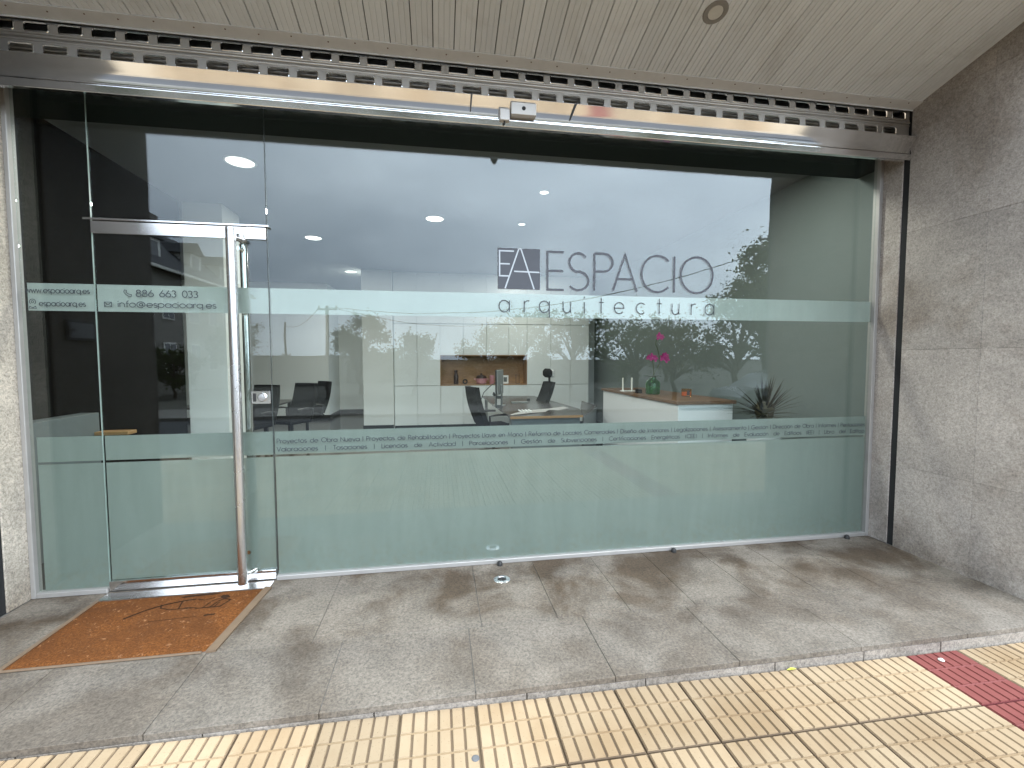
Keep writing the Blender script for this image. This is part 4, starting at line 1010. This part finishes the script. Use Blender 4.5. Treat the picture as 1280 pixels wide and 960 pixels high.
# ------------------------------------------------------------------ the street opposite (seen mirrored in the glass)
def tree(x, y, h, cr, ch, trunk_h, matn, label, n, seed, zb=-.3, leaf=.22, group='trees across the street'):
    rnd = random.Random(seed)
    t = thing('tree', label, 'tree', (x, y, zb), group)
    m = MB(); m.tube([(x, y, zb), (x + .05, y, zb + trunk_h * .5), (x - .05 + rnd.uniform(-.2, .2), y, zb + trunk_h), (x + rnd.uniform(-.3, .3), y, zb + h * .8)], [.05 * h ** .75, .042 * h ** .75, .034 * h ** .75, .012 * h ** .75], 8)
    cl = []
    nb = 15
    for i in range(nb):
        a = 2 * math.pi * i / nb + rnd.uniform(-.3, .3); u = rnd.uniform(.15, .9); zc = zb + trunk_h + (h - trunk_h) * u
        rr = cr * (1 - .55 * abs(u - .45) ** 1.2 * 1.6) * rnd.uniform(.55, 1)
        e = Vector((x + rr * math.cos(a), y + rr * math.sin(a), zc)); b = Vector((x, y, zb + trunk_h * .85 + (zc - zb - trunk_h) * .35))
        m.tube([b, b.lerp(e, .5) + Vector((0, 0, .12 * h * .3)), e], [.035 * h ** .6, .02 * h ** .6, .008 * h ** .6], 5)
        cl.append((e, cr * rnd.uniform(.22, .36)))
        for k_ in range(2):
            e2 = e + Vector((rnd.uniform(-1, 1), rnd.uniform(-1, 1), rnd.uniform(-.4, .8))) * cr * .38
            m.tube([e.lerp(b, .3), e2], [.012 * h ** .6, .004 * h ** .6], 4); cl.append((e2, cr * rnd.uniform(.12, .24)))
    cl.append((Vector((x, y, zb + h - cr * .3)), cr * .4))
    m.build('trunk', 'bark', t, True)
    f = MB(); tot = sum(c[1] ** 2 for c in cl)
    for c, r_ in cl:
        for _ in range(max(6, int(3.0 * n * r_ * r_ / tot))):
            v = Vector((rnd.gauss(0, 1), rnd.gauss(0, 1), rnd.gauss(0, .8))); v = v.normalized() * r_ * min(1.9, abs(rnd.gauss(.35, .62)))
            p = c + v; a = Vector((rnd.uniform(-1, 1), rnd.uniform(-1, 1), rnd.uniform(-1, 1))).normalized(); b = a.orthogonal().normalized(); s_ = .95 * leaf * rnd.uniform(.5, 1.15)
            f.add([p - a * s_ * .5, p + b * s_ * .28, p + a * s_ * .5, p - b * s_ * .28], [(0, 1, 2, 3)])
    f.build('crown', matn, t)
    return t
T = tree
T(-3.9, -20.5, 4.1, 1.5, 0, .9, 'leaf_dark', 'dark leafy tree beside the wooden pole, mirrored left in the glass', 2200, 1)
T(-1.3, -20.0, 2.9, 1.5, 0, .5, 'leaf_dark', 'low spreading tree between the pole and the pale tree clump', 1500, 2)
T(3.0, -25.0, 3.6, 1.9, 0, .7, 'leaf_olive', 'rounded olive-green tree mirrored over the oak niche', 1500, 3)
T(5.4, -25.5, 4.9, 2.3, 0, 1.0, 'leaf_olive', 'taller olive-green tree mirrored below the logo', 1800, 4)
T(8.6, -25.0, 4.6, 2.2, 0, 1.0, 'leaf_olive', 'olive-green tree mirrored over the white cabinets', 1700, 5)
T(8.3, -14.8, 3.7, 1.9, 0, 1.0, 'leaf_olive', 'thin-crowned tree mirrored behind the candles', 1300, 6, leaf=.17)
T(10.4, -15.2, 3.5, 1.7, 0, .9, 'leaf_pale', 'bare-looking pale tree mirrored behind the orchid', 700, 7, leaf=.15)
T(12.3, -13.6, 4.3, 1.9, 0, 1.2, 'leaf_dark', 'dense green tree mirrored above the candle jar', 2000, 8, leaf=.17)
T(13.9, -13.9, 6.9, 1.9, 0, 1.8, 'leaf_pale', 'tall pale-leaved tree beside the right-hand street pole', 2600, 9, leaf=.17)
T(16.4, -16, 6.2, 2.2, 0, 1.5, 'leaf_olive', 'broad olive tree behind the right-hand street pole', 1800, 10)
T(-16.5, -36, 5.0, 2.6, 0, 1.0, 'leaf_olive', 'distant tree beside the low pale house', 1200, 11)
T(-12.6, -20.5, 2.2, 1.2, 0, .4, 'leaf_dark', 'small dark bush in front of the slate-roofed house', 1200, 12)
T(-11.0, -23.5, 3.4, 1.3, 0, .6, 'leaf_dark', 'dark garden tree against the slate-roofed house', 1500, 13)
T(18, -30, 5, 3, 0, 1, 'leaf_dark', 'dark far tree at the right end of the street', 1500, 14)

# slate-roofed terrace house, facade facing +x
hs = thing('slate_roof_house', 'rendered house with a dark slate roof and dormers across the street', 'house', (-17, -26.5, -.3))
HX0, HX1, HY0, HY1, HE, HR = -20.6, -14.0, -33, -19.5, 6.15, 9.3
MB().box(HX0, HX1, HY0, HY1, -.3, HE).build('wall', 'render_wall', hs)
gb = MB()
for yy in (HY0, HY1 - .2): gb.prism([(HX0, HE + .001), (HX1, HE + .001), ((HX0 + HX1) / 2, HR - .1)], yy + .0, yy + .2, 'y')
gb.build('gable', 'render_wall', hs)
rf = MB(); xm = (HX0 + HX1) / 2
rf.add([(HX1 + .4, HY0 - .3, HE - .05), (HX1 + .4, HY1 + .3, HE - .05), (xm, HY1 + .3, HR), (xm, HY0 - .3, HR), (HX0 - .4, HY1 + .3, HE - .05), (HX0 - .4, HY0 - .3, HE - .05),
        (HX1 + .4, HY0 - .3, HE + .13), (HX1 + .4, HY1 + .3, HE + .13), (xm, HY1 + .3, HR + .18), (xm, HY0 - .3, HR + .18), (HX0 - .4, HY1 + .3, HE + .13), (HX0 - .4, HY0 - .3, HE + .13)],
       [(0, 1, 2, 3), (3, 2, 4, 5), (6, 9, 8, 7), (9, 11, 10, 8), (0, 6, 7, 1), (5, 4, 10, 11), (0, 3, 9, 6), (3, 5, 11, 9), (1, 7, 8, 2), (2, 8, 10, 4)])
rfo = rf.build('roof', 'slate', hs)
MB().box(xm - .1, xm + .7, -27.3, -26.5, HR - .6, HR + .9, .02).build('chimney', 'render_wall', rfo)
MB().box(HX1 + .401, HX1 + .52, HY0 - .3, HY1 + .3, HE - .08, HE + .06, .01).build('eaves_gutter', 'trim_white', hs)
for yy in (-22.6, -26.6, -30.4):
    dm = MB(); dm.box(HX1 - 1.6, HX1 - .35, yy - .62, yy + .62, HE + .35, HE + 1.65); d_ = dm.build('dormer', 'trim_white', hs)
    dr = MB(); dr.prism([(yy - .8, HE + 1.66), (yy + .8, HE + 1.66), (yy, HE + 2.35)], HX1 - 2.6, HX1 - .2, 'x'); dr.build('dormer_roof', 'slate', d_)
    MB().box(HX1 - .349, HX1 - .32, yy - .36, yy + .36, HE + .62, HE + 1.5).build('pane', 'window_dark', d_)
for yy in (-21.2, -23.0, -25.4, -27.6, -29.6, -31.6):
    for z0 in (.9, 3.7):
        w_ = MB().box(HX1 + .001, HX1 + .05, yy - .55, yy + .55, z0 - .06, z0 + 1.56, .01).build('window', 'trim_white', hs)
        MB().box(HX1 + .051, HX1 + .06, yy - .47, yy - .03, z0 + .02, z0 + 1.48).build('pane', 'window_dark', w_)
        MB().box(HX1 + .051, HX1 + .06, yy + .03, yy + .47, z0 + .02, z0 + 1.48).build('pane', 'window_dark', w_)
h2_ = copytree(hs); h2_.location = (-31, -40, -.3); h2_['label'] = 'second slate-roofed house farther down the side street'
# low pale house with two small windows
lw_ = thing('low_house', 'low pale house with two small dark windows across the street', 'house', (-10, -33, -.3))
MB().box(-14.0, -7.0, -36, -31.5, -.3, 1.72).build('wall', 'low_house_wall', lw_)
MB().box(-14.15, -6.85, -36.15, -31.35, 1.721, 1.80, .01).build('roof', 'roof_grey', lw_)
for x in (-12.6, -11.95):
    w_ = MB().box(x - .2, x + .2, -31.499, -31.45, .45, 1.42, .01).build('window', 'roof_grey', lw_)
    MB().box(x - .16, x + .16, -31.449, -31.44, .49, 1.38).build('pane', 'window_dark', w_)
gw = MB().box(-7.0, 16, -33.2, -33.0, -.3, 1.45, .01).build('garden_wall', 'low_house_wall'); tag(gw, 'long pale garden wall running across the far side of the street', 'wall')
# poles and cables
def pole(x, y, h, r, mt_, label, arms):
    p = thing('utility_pole', label, 'utility pole', (x, y, -.3), 'utility poles along the street')
    MB().tube([(x, y, -.3), (x, y, h)], [r, r * .7], 10).build('post', mt_, p, True)
    for z, L_, ang in arms:
        a = R(ang); MB().box(-L_, L_, -.04, .04, -.04, .04, .005).xf(Matrix.Translation((x, y - r, z)) @ Matrix.Rotation(a, 4, 'Z')).build('cross_arm', mt_, p)
        for s_ in (-.9, 0, .9):
            MB().lathe([(.03, 0), (.05, .03), (.03, .06), (.05, .09), (.02, .13)], (x + s_ * L_ * math.cos(a), y - r + s_ * L_ * math.sin(a), z + .041), 8).build('insulator', 'trim_white', p)
pole(-4.95, -18, 3.97, .10, 'pole_wood', 'dark wooden utility pole with short cross arm, left of the dark tree', [(3.82, .42, 8)])
pole(-12.2, -35.5, 4.6, .10, 'pole_wood', 'slim far utility pole above the low pale house', [(1.9, .35, 10), (1.6, .3, 10)])
pole(12.42, -12, 8.6, .085, 'pole_concrete', 'tall grey street pole beside the tall pale-leaved tree', [(6.1, .30, 30), (5.7, .25, 30)])
pole(7.2, -27, 4.9, .07, 'pole_wood', 'thin pole standing among the olive-green trees', [(4.6, .3, 0)])
def cable(a, b, sag, label):
    pts = [Vector(a).lerp(Vector(b), i / 14) - Vector((0, 0, sag * 4 * (i / 14) * (1 - i / 14))) for i in range(15)]
    tag(MB().tube(pts, .016, 5).build('overhead_cable', 'cable'), label, 'cable', 'overhead cables')
cable((-4.95, -18.1, 3.95), (7.2, -27, 4.7), .9, 'sagging cable from the wooden pole to the thin pole among trees')
cable((-4.6, -18.1, 3.9), (12.42, -12.1, 5.7), 1.1, 'long sagging cable from the wooden pole to the tall street pole')
cable((12.42, -12.1, 6.1), (30, -9, 6.6), .5, 'cable running right from the tall street pole')
cable((12.40, -12.1, 8.5), (12.1, -1.4, 9.5), .2, 'cable dropping from the tall street pole to this building')
cable((-5.3, -18.1, 3.9), (-12.2, -35.4, 4.4), .5, 'cable from the wooden pole to the slim far pole')
# parked car
car = thing('parked_car', 'silver car parked on the far side of the street under the trees', 'car', (11.6, -10.3, -.31))
cx, cy_, cz = 11.6, -10.3, -.31
prof = [(-2.1, .30), (-2.15, .62), (-2.0, .82), (-1.35, .90), (-.75, 1.34), (.0, 1.46), (.85, 1.40), (1.55, .98), (2.05, .92), (2.15, .6), (2.1, .30)]
def carshell(pts, ws, name, matn):
    m = MB(); n = len(pts); vs = []
    for s_ in (-1, 1):
        for (a, b), w in zip(pts, ws): vs.append((cx + a, cy_ + s_ * w, cz + b))
    m.add(vs, [tuple(range(n)), tuple(range(n, 2 * n))[::-1]] + [(i, (i + 1) % n, n + (i + 1) % n, n + i) for i in range(n)]); return m.build(name, matn, car)
carshell([p for p in prof], [.80, .84, .86, .86, .66, .62, .64, .82, .84, .84, .80], 'body', 'car_silver')
for s_ in (-1, 1):
    m = MB(); m.add([(cx + a, cy_ + s_ * w, cz + b) for a, b, w in ((-1.12, .96, .862), (-.66, 1.30, .70), (.02, 1.41, .655), (.80, 1.35, .68), (1.30, .98, .84))], [(0, 1, 2, 3, 4)]).build('side_window', 'window_dark', car)
    for a in (-1.32, 1.32):
        wh = MB().lathe([(.16, -.10), (.31, -.10), (.33, -.06), (.33, .06), (.31, .10), (.16, .10)], n=20, M=Matrix.Rotation(R(90), 3, 'X')).xf(Matrix.Translation((cx + a, cy_ + s_ * .80, cz + .33))).build('wheel', 'tyre', car, True)
        MB().lathe([(.001, -.105), (.19, -.104), (.20, -.09), (.20, .09), (.19, .104), (.001, .105)], n=16, M=Matrix.Rotation(R(90), 3, 'X')).xf(Matrix.Translation((cx + a, cy_ + s_ * .80, cz + .33))).build('rim', 'silver_plastic', wh, True)
